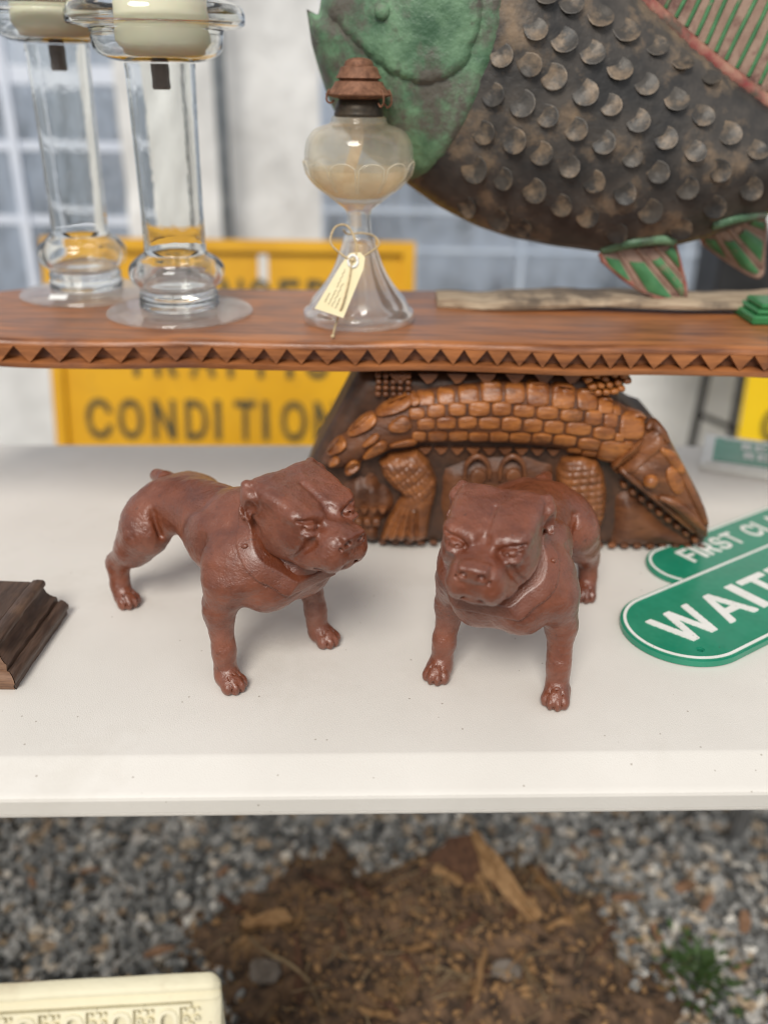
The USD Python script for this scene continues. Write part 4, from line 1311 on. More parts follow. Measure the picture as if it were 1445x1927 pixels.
# board
bprof2 = [(.9725, .9690), (.9675, .9705), (BF, .9730), (BF, .9765), (BF + .0030, .9785), (.9790, .9800), (.9800, .9937), (BF + .001, .9945), (BF, .9955), (BF + .0003, .9985), (.9685, 1.0012), (.9725, 1.0027), (.980, BT), (1.05, BT), (1.15, BT), (1.235, BT), (1.252, 1.0005), (1.258, .994), (1.256, .976), (1.247, .9695), (1.10, .9690)]


def wave(x):
    return .0016 * math.sin(x * 9 + 1) + .0012 * math.sin(x * 23) + .0006 * math.sin(x * 51)


def board_wob(x, q):
    q = q.copy()
    fr = np.clip((1.0 - q[:, 0]) / .03, 0, 1)
    q[:, 1] += (wave(x) * .8) * fr
    q[:, 0] += wave(x + .3) * fr
    q[:, 0] += .004 * math.sin(x * 7) * np.clip((q[:, 0] - 1.2) / .05, 0, 1)
    if x < -.45:
        cutb = .5 * (-.45 - x) + 2.2 * (-.45 - x) ** 2
        q[:, 0] = np.where(q[:, 0] > .99, np.maximum(.99, .99 + (q[:, 0] - .99) * (1 - cutb / .27)), q[:, 0])
    return q


board = obj('board', extrude_x(bprof2, np.concatenate([np.linspace(-.66, -.44, 12), np.linspace(-.42, .80, 90)]), board_wob), M['board'], bn, 35)
cuts = [-27, 27, 82, 138, 193, 250, 303, 356, 399, 450, 497, 540, 591, 642, 691, 735, 780, 829, 873, 916, 956, 1000, 1040, 1087, 1131, 1170, 1209, 1262, 1318, 1373, 1420, 1470]
cx = [ony(p, 655 + p * .012, BF)[0] for p in cuts]
for i in range(len(cx) - 1):
    a, b = cx[i] + .0005, cx[i + 1] - .0005
    mid = (a + b) / 2 + R.uniform(-.0015, .0015)
    dz, dy = wave(mid) * .8, wave(mid + .3)
    zt_, zb_ = .9950 + dz, .9782 + dz + R.uniform(-.0008, .0008)
    ap = .003 + R.uniform(0, .0015)
    yf = BF + dy - .0004 + R.uniform(-.0004, .0004)
    V = np.array([(a, yf, zt_), (b, yf, zt_), (mid, yf + .0002, zb_), (a, yf + .0140, zt_), (b, yf + .0140, zt_), (mid, yf + .0140, zb_)])
    F = [[0, 2, 1], [3, 4, 5], [0, 1, 4], [0, 4, 3], [1, 2, 5], [1, 5, 4], [2, 0, 3], [2, 3, 5]]
    obj('carved_tooth', trimesh.Trimesh(V, F, process=False), M['board'], board)


# ------------------------------------------------------------------ glass candle holders
def profile(cx_, y, pts, zbase, py_base):
    """(photograph row, radius in photograph pixels) on the axis at depth y -> (radius, z) in metres, standing on zbase."""
    out = []
    for py, r in pts:
        p = ony(cx_, py, y)
        out.append((r * float((p - CAM) @ FWD) / FPX, p[2]))
    out = np.array(out)
    out[:, 1] += zbase - ony(cx_, py_base, y)[2]
    return out


def holder(px, pyb, k, label, clabel, sticker=False):
    c = onz(px, pyb, BT)
    y = c[1]
    t = thing('candle_holder', label, 'candle holder', (c[0], y, BT + .0006))
    outer = [(13, 70), (14, 73), (16, 72), (19, 74), (23, 70), (28, 74), (33, 70), (38, 73), (46, 70), (52, 74), (60, 83), (70, 88), (80, 89), (90, 86), (98, 79), (106, 68), (112, 60), (118, 57.5), (170, 57.5), (260, 59), (350, 61.5), (430, 64), (468, 66)]
    outer = smooth_prof([(pyb - a, r) for a, r in outer], 3)
    inner = [(468, 61), (430, 59), (350, 57), (260, 54.5), (170, 53), (120, 52), (108, 58), (98, 70), (86, 77), (72, 77), (60, 70), (50, 58), (44, 40), (42, 0.0)]
    inner = smooth_prof([(pyb - a, r) for a, r in inner], 3)
    dp_ = profile(px, y, [(pyb, 0), (pyb, 130 * k), (pyb - 3, 135 * k), (pyb - 6, 133 * k), (pyb - 12.4, 74 * k), (pyb - 12.4, 0)], BT + .0006, pyb)
    obj('foot', lathe(dp_, 96, (c[0], y, 0)), M['glass_foot'], t, 40)
    pr_ = np.vstack([[(pyb - 13, 0.0)], outer * [1, k] if k != 1 else outer, inner * [1, k] if k != 1 else inner])
    pp = profile(px, y, pr_, BT + .0006, pyb)
    wob = np.random.default_rng(int(px))
    obj('stand', lathe(pp, 96, (c[0], y, 0)), M['glass'], t, 40)
    bo = [(468.5, 0), (468.5, 40), (469, 66), (471, 78), (475, 94), (483, 110), (494, 119), (510, 122), (528, 124), (531, 130), (534, 148), (538, 162), (546, 166), (560, 166.5), (570, 164), (578, 158), (585, 140), (592, 128), (610, 122), (650, 119), (720, 116)]
    bi = [(720, 113), (650, 116), (610, 118.5), (594, 123), (586, 136), (577, 152), (569, 159), (558, 162), (547, 161.5), (541, 156), (537, 140), (534, 122), (528, 120.5), (510, 118.5), (496, 114), (486, 105), (478, 88), (474, 60), (473, 30), (473, 0)]
    pb_ = np.vstack([smooth_prof([(pyb - a, r * k) for a, r in bo], 2), smooth_prof([(pyb - a, r * k) for a, r in bi], 2)])
    pp = profile(px, y, pb_, BT + .0006, pyb)
    pp[:, 1] += .0006
    obj('bowl', lathe(pp, 96, (c[0], y, 0)), M['glass'], t, 40)
    so = profile(px, y, [(pyb - 468.5, 0), (pyb - 468.5, 17 * k), (pyb - 455, 17.5 * k), (pyb - 440, 16.5 * k), (pyb - 424, 17.5 * k), (pyb - 420, 15 * k), (pyb - 420, 0)], BT, pyb)
    obj('socket', lathe(so, 10, (c[0], y, .0)), M['socket'], t, 20)
    wx = profile(px, y, [(pyb - 476, 0), (pyb - 476, 52 * k), (pyb - 482, 72 * k), (pyb - 490, 82 * k), (pyb - 500, 88 * k), (pyb - 640, 86 * k), (pyb - 645, 80 * k), (pyb - 645, 0)], BT, pyb)
    wx[:, 1] += .0016
    cd = thing('candle', clabel, 'candle', (c[0], y, wx[0][1]))
    obj('wax', lathe(wx, 48, (c[0] + (.006 if k == 1 else .002), y, 0)), M['wax'], cd, 40)
    obj('candle_wick', tube([(c[0], y, wx[-1][1] - .001), (c[0] + .001, y, wx[-1][1] + .008)], .0012, 6), M['black'], cd, True)
    if sticker:
        s0 = ony(140, 556, y - .077)
        ang = -.1
        m = rbox(.022, .0006, .011, .0002)
        m.apply_transform(trimesh.transformations.rotation_matrix(math.radians(-70), (1, 0, 0)))
        r0 = .066
        m.apply_translation((c[0] - .016, y - r0, BT + .0102))
        obj('sticker', m, M['paper'], t)
    return c


holder(340, 588, 1.0, 'tall clear glass candle holder nearest the oil lamp, in front of its twin', 'thick cream candle inside the bowl of the front glass holder')
holder(166, 553, .90, 'tall clear glass candle holder at far left with white sticker on its foot', 'thick cream candle inside the bowl of the far left glass holder', True)

# ------------------------------------------------------------------ oil lamp
LX, LPY = 675, 602
lc = onz(LX, LPY, BT)
ly = lc[1]
lamp = thing('oil_lamp', 'old clear glass oil lamp with rusty burner standing beside the metal fish', 'oil lamp', (lc[0], ly, BT))
Lp = lambda pts, dz=.0006: profile(LX, ly, pts, BT + dz, LPY)
foot_o = smooth_prof([(602, 96), (600, 102), (596, 104), (590, 104.5), (584, 103), (580, 99), (576, 95), (570, 93), (560, 87), (545, 74), (525, 60), (505, 49), (485, 41), (468, 35), (456, 31), (448, 29), (443, 26.5), (438, 24.5), (425, 23), (412, 22.5), (400, 23), (394, 26), (388, 33), (380, 44)], 3)
foot_in = smooth_prof([(602, 92), (592, 97), (584, 96), (574, 88), (560, 81), (545, 68), (525, 54), (505, 43), (485, 35), (468, 29), (456, 24), (450, 12), (449, 0)], 3)
pf = Lp(np.vstack([[(380, 0.0)], foot_o[::-1], foot_in]))
zf0, zf1 = Lp([(575, 1)])[0][1], Lp([(450, 1)])[0][1]


def flute(r, z, a):
    t = np.clip((z - zf0) / (zf1 - zf0), 0, 1)
    w = math.sin(math.pi * t) ** .6 if 0 < t < 1 else 0
    return r * (1 - .10 * w * np.abs(np.cos(a * 4)) ** 4) if r > .012 else np.full(len(a), r)


obj('foot', lathe(pf, 128, (lc[0], ly, 0), flute), M['glass_clear2'], lamp, 40)
fo = smooth_prof([(379.5, 44), (370, 56), (355, 75), (338, 91), (322, 99), (305, 102), (288, 102), (270, 100), (255, 93), (244, 83), (238, 70), (234, 58), (230, 53), (224, 52), (219, 49)], 3)
fi = smooth_prof([(219, 44), (228, 45), (236, 52), (244, 72), (254, 85), (270, 94), (288, 96), (305, 96), (322, 93), (338, 85), (355, 69), (366, 54), (372, 38), (374, 0)], 3)
pfont = Lp(np.vstack([[(379.5, 0.0)], fo, fi]), .0006)
zp0, zp1 = Lp([(375, 1)])[0][1], Lp([(306, 1)])[0][1]


def petal(r, z, a):
    t = (z - zp0) / (zp1 - zp0)
    if r < .012 or t < 0 or t > 1.25:
        return np.full(len(a), r)
    ph = (a * 6 / math.pi) % 1 * 2 - 1
    edge = np.sqrt(np.clip(1 - ph ** 2, 0, 1)) * .28 + .78
    inside = np.clip((edge - t) / .06, 0, 1)
    return r * (1 + .022 * inside * np.clip(t / .3, 0, 1) - .012 * np.abs(ph) ** 10 * (t < .9))


obj('font', lathe(pfont, 192, (lc[0], ly, 0), petal), M['glass_warm'], lamp, 40)
fz, fr_ = Lp(fo)[:, 1], Lp(fo)[:, 0]
for i in range(12):
    a0 = (i + .5) * math.pi / 6
    pts = []
    for q in np.linspace(-1, 1, 23):
        if abs(q) > .86:
            ph, t = math.copysign(.9, q), .78 + .28 * .436 - (abs(q) - .86) / .14 * .62
        else:
            ph = q / .86 * .9
            t = .78 + .28 * math.sqrt(max(0, 1 - ph ** 2))
        z = zp0 + (zp1 - zp0) * t
        r = float(np.interp(z, fz, fr_)) * (1 + .022 * np.clip(t / .3, 0, 1)) + .0002
        a = a0 + ph * math.pi / 12
        pts.append((lc[0] + r * math.cos(a), ly + r * math.sin(a), z))
    obj('petal_edge', tube(pts, .0007, 6), M['petal'], lamp, True)
ri = smooth_prof([(318, 92.4), (326, 90), (340, 82), (355, 67), (366, 52), (371.5, 36), (373, 0)], 3)
obj('oil_residue', lathe(Lp(ri), 64, (lc[0], ly, 0)), M['residue'], lamp, True)
obj('collar', lathe(Lp([(220.5, 0), (220.5, 45), (217, 47), (213, 46.5), (210, 45), (206, 45.5), (200, 44), (193, 41), (188, 38), (187, 0)]), 64, (lc[0], ly, 0)), M['burner_dark'], lamp, 40)
obj('burner', lathe(Lp([(188, 0), (188, 34), (186, 40), (183, 52), (180, 62), (177.5, 63), (175, 60), (172, 56), (168, 53), (163, 49), (158, 46.5), (154, 45), (153, 40), (151, 36), (149, 38), (147, 43.5), (145, 42.5), (138, 38.5), (131, 36), (127, 34.5), (125.5, 31), (124, 27.5), (119, 27), (114, 24), (110.5, 17), (108.5, 9), (108, 0)]), 72, (lc[0], ly, 0)), M['rust'], lamp, 30)
for a, s in ((-2.75, .8), (-.75, 1.1), (-.3, 1.2), (1.3, 1.0), (2.2, .9)):
    r0, r1 = .0335, .0375
    z0 = Lp([(180, 1)])[0][1]
    d = np.array([math.cos(a), math.sin(a), 0])
    o = np.array([lc[0], ly, 0])
    pts = [o + d * r0 + (0, 0, z0 + .006), o + d * (r0 + .0025) + (0, 0, z0 + .001), o + d * (r0 + .003) + (0, 0, z0 - .006 * s), o + d * (r0 - .001) + (0, 0, z0 - .0095 * s), o + d * (r0 - .005) + (0, 0, z0 - .006 * s)]
    obj('prong', tube(bez(pts, 4), .0011, 6), M['rust'], lamp, True)
wz0, wz1 = Lp([(345, 1)])[0][1], Lp([(221, 1)])[0][1]
wv = []
for i in range(12):
    t = i / 11
    z = wz1 + (wz0 - wz1) * t
    x = lc[0] - .004 + .004 * math.sin(t * 5) - .004 * t
    wv += [(x - .0065, ly + .002 * math.sin(t * 7), z), (x + .0065, ly + .002 * math.sin(t * 7 + .4), z)]
wf = []
for i in range(11):
    wf += [[2 * i, 2 * i + 1, 2 * i + 3], [2 * i, 2 * i + 3, 2 * i + 2]]
ws = trimesh.Trimesh(wv, wf, process=False)
wb = ws.copy()
wb.vertices = np.array(ws.vertices) + (0, .0012, 0)
wb.invert()
obj('wick', cat_([ws, wb]), M['wick'], lamp, True)

# price tag hanging by its string from the lamp's stem
ty = ly - .055
tg = thing('price_tag', 'cream card price tag tied with twine round the stem of the oil lamp', 'price tag', ony(662, 490, ty))
tq = [(651, 484), (659, 476), (678, 474), (687, 484), (684, 505), (646, 598), (592, 580), (640, 500)]


def on_tag(px, py, lift=0.0):
    t = (py - 480) / 115
    return ony(px, py, ty - .022 * t - lift)


cen = (664, 490)
tv = np.array([on_tag(*p) for p in tq])
tb_ = np.array([on_tag(*p, -.0006) for p in tq])
tri = trimesh.creation.triangulate_polygon(sg.Polygon(tq), engine='earcut')
ids = np.array([np.argmin(((np.array(tq) - q) ** 2).sum(1)) for q in tri[0]])
n = len(tq)
F = np.vstack([ids[tri[1]], ids[tri[1]][:, ::-1] + n, [[i, (i + 1) % n, n + (i + 1) % n] for i in range(n)], [[i, n + (i + 1) % n, n + i] for i in range(n)]])
cm_ = trimesh.Trimesh(np.vstack([tv, tb_]), F, process=False)
cm_.fix_normals()
obj('card', cm_, M['tag_card'], tg)
ringp = [on_tag(664 + 9 * math.cos(a), 491 + 11 * math.sin(a), .0006) for a in np.linspace(0, 2 * math.pi, 17)]
obj('eyelet', tube(ringp, .0016, 6), M['paper'], tg, True)
for (a, b) in (((618, 573), (632, 545)), ((624, 577), (645, 533)), ((631, 580), (640, 560)), ((611, 568), (620, 551)), ((640, 583), (652, 555)), ((634, 540), (650, 505))):
    mlines = [on_tag(a[0] + (b[0] - a[0]) * t + 1.6 * math.sin(t * 25 + a[0]), a[1] + (b[1] - a[1]) * t, .0004) for t in np.linspace(0, 1, 12)]
    obj('handwriting', tube(mlines, .0004, 4), M['ink'], tg)
loop = [on_tag(663, 491, .0015), ony(640, 476, ty), ony(622, 455, ty + .004), ony(630, 428, ty + .02), ony(650, 423, ty + .03), ony(664, 440, ty + .022), ony(672, 470, ty + .004), on_tag(664, 490, .0015)]
obj('string', tube(bez(loop, 8), .0012, 6), M['string'], tg, True)
loop = [on_tag(664, 491, .0015), ony(690, 478, ty + .006), ony(713, 460, ty + .03), ony(704, 444, ly - .012), ony(680, 438, ly - .0205), ony(655, 440, ly - .018), ony(646, 432, ty + .03)]
obj('string', tube(bez(loop, 8), .0011, 6), M['string'], tg, True)
tail = [on_tag(662, 492, .0016), on_tag(656, 530, .0016), on_tag(642, 580, .0018), ony(633, 605, BF + .045), (ony(626, 632, BF + .012)[0], BF + .012, BT + .0035)]
obj('string', tube(bez(tail, 8), .0011, 6), M['string'], tg, True)
k_ = trimesh.creation.icosphere(subdivisions=1, radius=.0022)
k_.apply_translation(tail[-1])
obj('knot', k_, M['string'], tg, True)

# ------------------------------------------------------------------ driftwood slat under the fish
dw = [onz(818, 560, BT)[:2], onz(824, 584, BT)[:2], onz(850, 589, BT)[:2], onz(1000, 588, BT)[:2], onz(1445, 580, BT)[:2]]
y_f = float(onz(1100, 588, BT)[1])
x0_ = float(onz(822, 575, BT)[0])
dp = [(y_f, BT + .0005), (y_f - .001, BT + .004), (y_f + .004, BT + .010), (y_f + .03, BT + .013), (y_f + .07, BT + .011), (y_f + .075, BT + .0005)]


def dwob(x, q):
    q = q.copy()
    t = np.clip((x - x0_) / .2, 0, 1)
    e = np.clip((x - x0_) / .05, 0, 1)
    q[:, 0] = y_f + (q[:, 0] - y_f) * (.75 + .25 * e) + .012 * (1 - e) + .003 * math.sin(x * 30) + .004 * math.sin(x * 11)
    q[:, 1] += (q[:, 1] > BT + .002) * (.0015 * math.sin(x * 40) + .001 * math.sin(x * 90)) + .006 * t * t * (q[:, 1] > BT - 1)
    return q


slat = obj('driftwood_slat', extrude_x(dp, np.linspace(x0_, .78, 50), dwob), M['gray_wood'], None, 35)
tag(P(slat), 'weathered grey driftwood slat lying on the bench under the metal fish', 'wood slat')

# ------------------------------------------------------------------ big painted metal fish
FY = 1.165                                                         # its middle plane
fi_ = thing('metal_fish', 'large painted metal fish with green head, black scaly body and raised dorsal fin', 'fish sculpture', (.35, FY, BT))
fish_px = [(577, 16), (586, 80), (600, 130), (618, 185), (645, 240), (690, 290), (730, 320), (775, 352), (825, 388), (900, 426), (960, 446), (1040, 462), (1130, 474), (1200, 474), (1260, 464), (1330, 446), (1400, 420), (1445, 402), (1520, 372), (1600, 350), (1680, 345), (1720, 420), (1770, 470), (1800, 440), (1775, 330), (1800, 220), (1830, 120), (1790, 90), (1720, 160), (1660, 250),
           (1600, 262), (1520, 232), (1445, 194), (1385, 150), (1300, 82), (1207, -4), (1120, -90), (1010, -170), (890, -215), (780, -205), (690, -150), (640, -80), (605, -10), (600, 28)]
fpoly = sg.Polygon(xz(fish_px, FY)).buffer(0)


def fish_t(p):
    d = edge_dist(fpoly, p)
    lim = np.interp(p[:, 0], [-.1, 0, .15, .35, .5, .62, .8], [.050, .075, .085, .075, .045, .012, .008])
    rr = np.interp(p[:, 0], [-.1, 0, .2, .45, .6, .8], [.07, .11, .14, .10, .05, .03])
    return lim * np.sqrt(np.clip(1 - (1 - np.clip(d / rr, 0, 1)) ** 2, 0, 1)) + .0012


def ham(p, seed=0):
    return .0022 * (meshkit.fbm(np.stack([p[:, 0] * 35, p[:, 1] * 35, 0 * p[:, 0] + seed], -1), 3, seed) - .5)


fbody = obj('body', relief(fpoly, .007, lambda p, d: FY - fish_t(p) - ham(p), lambda p, d: FY + fish_t(p)), M['fish_body'], fi_, True)


def on_fish(px, py):
    """Point of the fish's near side seen at a pixel."""
    y = FY - .06
    for _ in range(8):
        p = ony(px, py, y)
        y = FY - float(fish_t(p[None, [0, 2]])[0])
    return ony(px, py, y)


def fish_plate(px_pts, lift, step, rimd=.006):
    q = np.array([on_fish(*p)[[0, 2]] for p in px_pts])
    poly = sg.Polygon(q).buffer(0)
    inner_ = poly.intersection(fpoly.buffer(-.0005))
    inner_ = max(getattr(inner_, 'geoms', [inner_]), key=lambda g_: g_.area)

    def fr(p, d):
        return FY - fish_t(p) - lift * np.clip(d / rimd, 0, 1) ** .5 - ham(p, 3) + .002
    return relief(inner_, step, fr, lambda p, d: FY - fish_t(p) + .004)


gill = [(570, -20), (572, 20), (584, 80), (598, 130), (616, 185), (643, 240), (690, 292), (730, 322), (768, 350), (800, 330), (838, 292), (870, 240), (900, 180), (925, 110), (942, 50), (946, 0), (940, -60), (915, -120), (880, -175), (780, -190), (690, -140), (640, -80), (600, -20)]
obj('head', fish_plate(gill, .006, .006), M['fish_green'], fi_, True)
cheek = [(604, 24), (640, 62), (690, 112), (735, 148), (790, 165), (830, 160), (868, 138), (890, 110), (912, 40), (918, -40), (890, -120), (800, -150), (700, -130), (640, -80), (608, -20)]
obj('gill_cover', fish_plate(cheek, .011, .006), M['fish_green'], fi_, True)
b_ = on_fish(719, 22)
rv = trimesh.creation.icosphere(subdivisions=2, radius=.0085)
rv.apply_scale((1, .7, 1))
rv.apply_translation(b_ + (0, -.011, 0))
obj('rivet', rv, M['fish_green'], fi_, True)


def scale_mesh(c, nrm, du, r, hgt):
    """Cup punched out of the sheet: low at its root, a raised rim at its free edge with a step below."""
    du = du - nrm * (du @ nrm)
    du /= np.linalg.norm(du)
    dvv = np.cross(nrm, du)
    V, n_ = [], 18
    rings = ((0, 0), (.4, 0), (.7, 0), (.88, 0), (.97, 1), (1.0, 2), (.97, 3), (.80, 4))
    for f, kind in rings:
        for j in range(n_):
            a = 2 * math.pi * j / n_
            ca = math.cos(a)
            u, w = f * r * ca * (1.0 if ca > 0 else 1.35), f * r * math.sin(a) * (1 - .35 * max(0, -ca))
            lift = np.clip((ca * f + .9) / 1.9, 0, 1) ** 1.6
            h = hgt * (lift * (.72 + .28 * f) * 1.15 - .15)
            if kind == 2:
                h -= .0006
            elif kind == 3:
                h -= .0016
            elif kind == 4:
                h = min(h - .0018, .0) - .002
            V.append(c + du * u + dvv * w + nrm * h)
    F = []
    for i in range(len(rings) - 1):
        for j in range(n_):
            p, q = i * n_ + j, i * n_ + (j + 1) % n_
            F += [[p, q, q + n_], [p, q + n_, p + n_]]
    m = trimesh.Trimesh(V, F, process=False)
    if (m.face_normals @ nrm).mean() < 0:
        m.invert()
    return m


body_px_poly = sg.Polygon(fish_px).buffer(0)
gill_poly = sg.Polygon(gill).buffer(9)
p00 = np.array([955.0, 32.0])
cnt = 0
for j in range(-5, 9):
    for i in range(-4, 14):
        o = p00 + i * np.array([52.0, 20.0]) + j * np.array([-15.0, 71.0]) + np.array([0, .9 * i * i - (.25 * i * j)])
        o = o + RN.uniform(-4, 4, 2)
        pt = sg.Point(o)
        if not body_px_poly.buffer(-24 if o[0] < 1400 else -20).contains(pt) or gill_poly.contains(pt) or o[0] > 1560 or o[1] < -150:
            continue
        c = on_fish(*o)
        e = .004
        q = np.array([[c[0], c[2]], [c[0] + e, c[2]], [c[0], c[2] + e]])
        t = fish_t(q)
        nrm = np.array([-(t[1] - t[0]) / e, -1, -(t[2] - t[0]) / e]) * np.array([1, 1, 1])
        nrm /= np.linalg.norm(nrm)
        an = math.radians(-42 + R.uniform(-14, 14))
        s = .0140 * (1 + R.uniform(-.1, .12)) * (1 - .012 * max(0, i))
        obj('scale', scale_mesh(c, nrm, np.array([math.cos(an), 0, math.sin(an)]), s, .0100 * R.uniform(.8, 1.2)), M['fish_scale'], fi_, 50)
        cnt += 1


def plane_px(pts, y):
    return sg.Polygon(xz(pts, y)).buffer(0)


# dorsal fin: a sheet in the middle plane with raised green rays and a red foot
dors = [(1150, -70), (1207, -2), (1300, 84), (1385, 152), (1445, 196), (1530, 238), (1580, 200), (1560, 80), (1500, -40), (1400, -140), (1280, -190), (1180, -160)]
obj('dorsal_fin', relief(plane_px(dors, FY), .008, lambda p, d: FY - .003 - ham(p, 5), FY + .003), M['fish_pink'], fi_, True)
edge = [(1150, -62), (1207, 0), (1300, 86), (1385, 153), (1445, 196), (1530, 238)]
ep = bez(np.array([ony(a, b, FY - .012) for a, b in edge]), 6)
obj('fin_foot', tube(ep, .0105, 8), M['fish_red'], fi_, True)
ed = np.array(edge, float)
el = np.concatenate([[0], np.cumsum(np.linalg.norm(np.diff(ed, axis=0), axis=1))])
for i in range(26):
    s = 10 + i * 25
    if s > el[-1] - 5:
        break
    q = np.array([np.interp(s, el, ed[:, 0]), np.interp(s, el, ed[:, 1])])
    up_ = np.array([.42, -.9])
    a0, a1 = q + up_ * 22, q + up_ * 190
    pts = [ony(*(a0 + (a1 - a0) * t + np.array([2 * math.sin(t * 3 + i), 0])), FY - .0035) for t in np.linspace(0, 1, 6)]
    poly_d = plane_px(dors, FY - .0035).buffer(-.004)
    pts = [p for p in pts if poly_d.contains(sg.Point(p[0], p[2]))]
    if len(pts) > 2:
        obj('fin_ray', tube(pts, [.0026] * len(pts), 6), M['fish_ray'], fi_, True)


def pelvic(px_root, px_edge, y0, y1, name):
    """Fan fin: root segment on the body, outer edge lower and nearer, corrugated into panels with raised rays."""
    r0, r1 = px_root
    n_ = 24
    E_ = bez(np.array(px_edge, float), 8)
    E_ = E_[np.linspace(0, len(E_) - 1, n_ + 1).astype(int)]
    V = []
    for i in range(n_ + 1):
        t = i / n_
        a = np.array(r0) + (np.array(r1) - np.array(r0)) * t
        for k in range(9):
            s = k / 8
            p = a + (E_[i] - a) * s
            yy = y0 + (y1 - y0) * s - .0035 * abs(math.sin(t * math.pi * 4)) * min(1, s * 3)
            V.append(ony(*p, yy))
    V = np.array(V)
    F = []
    for i in range(n_):
        for k in range(8):
            p = i * 9 + k
            F += [[p, p + 1, p + 10], [p, p + 10, p + 9]]
    a = trimesh.Trimesh(V, F, process=False)
    b = a.copy()
    b.vertices = V + (0, .004, 0)
    b.invert()
    if a.face_normals[:, 1].mean() > 0:
        a.invert()
        b.invert()
    fin = obj(name, cat_([a, b]), M['fish_pink'], fi_, 60)
    for i0 in range(0, n_, 6):
        cols = [i0 + 1.2, i0 + 2.4, i0 + 3.6, i0 + 4.8]
        pv = []
        for ci in cols:
            i1 = min(int(ci), n_ - 1)
            ft = ci - i1
            for k in range(2, 9):
                q = V[i1 * 9 + k] * (1 - ft) + V[(i1 + 1) * 9 + k] * ft
                kk = .93 if k == 8 else 1
                pv.append(q * kk + V[i1 * 9] * (1 - kk) + (0, -.0016 - .0015 * (1 if cols[1] <= ci <= cols[2] else 0), 0))
        pf_ = []
        for ii in range(3):
            for k in range(6):
                p = ii * 7 + k
                pf_ += [[p, p + 1, p + 8], [p, p + 8, p + 7]]
        pm_ = trimesh.Trimesh(pv, pf_, process=False)
        if pm_.face_normals[:, 1].mean() > 0:
            pm_.invert()
        obj('fin_panel', pm_, M['fish_ray'], fin, 50)
    for i in range(0, n_ + 1, 6):
        q = V[i * 9:(i + 1) * 9] + (0, -.001, 0)
        obj('ray', tube(q, np.linspace(.0028, .0018, 9), 6), M['fish_pink'] if 0 < i < n_ else M['fish_red'], fin, True)
    q = V[8::9] + (0, .001, 0)
    obj('fin_rim', tube(q, .0032, 6), M['fish_red'] if y1 < FY else M['fish_pink'], fin, True)
    return fin


yroot = float(on_fish(1180, 458)[1])
ytip = y_f + .012
pelvic(((1128, 476), (1268, 458)), [(1132, 488), (1180, 528), (1232, 557), (1282, 566), (1290, 548), (1280, 500), (1270, 462)], yroot + .012, ytip, 'pelvic_fin')
pelvic(((1318, 446), (1420, 410)), [(1322, 456), (1370, 490), (1428, 520), (1436, 480), (1440, 430), (1438, 414)], FY + .02, FY + .045, 'pelvic_fin')
for pts, w in (([(1132, 470), (1180, 458), (1235, 450), (1268, 452)], .008), ([(1340, 424), (1390, 410), (1438, 404)], .007)):
    q = np.array([on_fish(*p) for p in pts])
    obj('fin_base', tube(bez(q, 5), w * .8, 8), M['fish_green'], fi_, True)

# green painted foot of something that stands at the right end of the bench
gp = onz(1405, 606, BT)
gt = thing('green_ornament', 'green painted stepped base at the right edge of the bench', 'ornament', (gp[0] + .05, gp[1] + .02, BT))
for i, (s, h0, h1) in enumerate(((.10, 0, .011), (.088, .011, .017), (.078, .017, .024))):
    obj('step', rbox(s, s * .7, h1 - h0, .0025, (gp[0] + .05, gp[1] + .018, BT + (h0 + h1) / 2)), M['green_plastic'], gt)


# ------------------------------------------------------------------ green enamel signs on the table
def stadium(L, w, n=24):
    return sg.LineString([(0, 0), (L, 0)]).buffer(w / 2, quad_segs=n)


def table_sign(name, label, c, ang, L, w, words, thick, rnd=True, z=TZ, tilt=0.0):
    t = thing(name, label, 'sign', (c[0], c[1], z), ang)
    poly = stadium(L, w) if rnd else sg.box(0, -w / 2, L, w / 2)
    hole = sg.Point(-.024, -w * .30).buffer(.0032, 8) if rnd else sg.Point(-1, -1).buffer(.001)
    T = trimesh.transformations.rotation_matrix(tilt, (1, 0, 0))

    def add(nm, m, mt):
        m.apply_transform(T)
        obj(nm, m, mt, t, False, local=True)
    add('plate', plate(poly.difference(hole), .0006, thick, .0012), M['green_enamel'])
    line = poly.buffer(-.0030).difference(poly.buffer(-.0062)).difference(hole)
    m = trimesh.creation.extrude_polygon(line, .0012, engine='earcut')
    m.apply_translation((0, 0, thick + .0002))
    add('border_line', m, M['white_enamel'])
    for s, x, y, ww, hh in words:
        m = text(s, ww, hh, .0014)
        m.apply_translation((x, y - hh / 2, thick + .0002))
        add('letter', m, M['white_enamel'])
    return t


SA = math.radians(34.7)
lw = []
x = -.031
for ch, w_ in (('W', .0660), ('A', .0500), ('I', .0135), ('T', .0440), ('I', .0135), ('N', .0450), ('G', .0460)):
    lw.append((ch, x, 0, w_, .052))
    x += w_ + .0075
table_sign('enamel_sign', 'green enamel sign lettered WAITING lying on top of the FIRST CLASS sign', (.317, .8076), SA, .52, .131, lw, .0075, z=TZ + .0004, tilt=0)
uc, tc = .835, -.572
cF = np.array([.822, .569]) * uc + np.array([.569, -.822]) * tc
lw = []
x = .010
for ch, w_ in (('F', .018), ('I', .0065), ('R', .0200), ('S', .0200), ('T', .0190), (' ', .010), ('C', .0220), ('L', .018), ('A', .022), ('S', .02), ('S', .02)):
    if ch != ' ':
        lw.append((ch, x, .012, w_, .030))
    x += w_ + .0045
table_sign('enamel_sign', 'green enamel sign lettered FIRST CLASS half covered by the WAITING sign', cF, SA, .46, .094, lw, .0055, z=TZ + .0004)

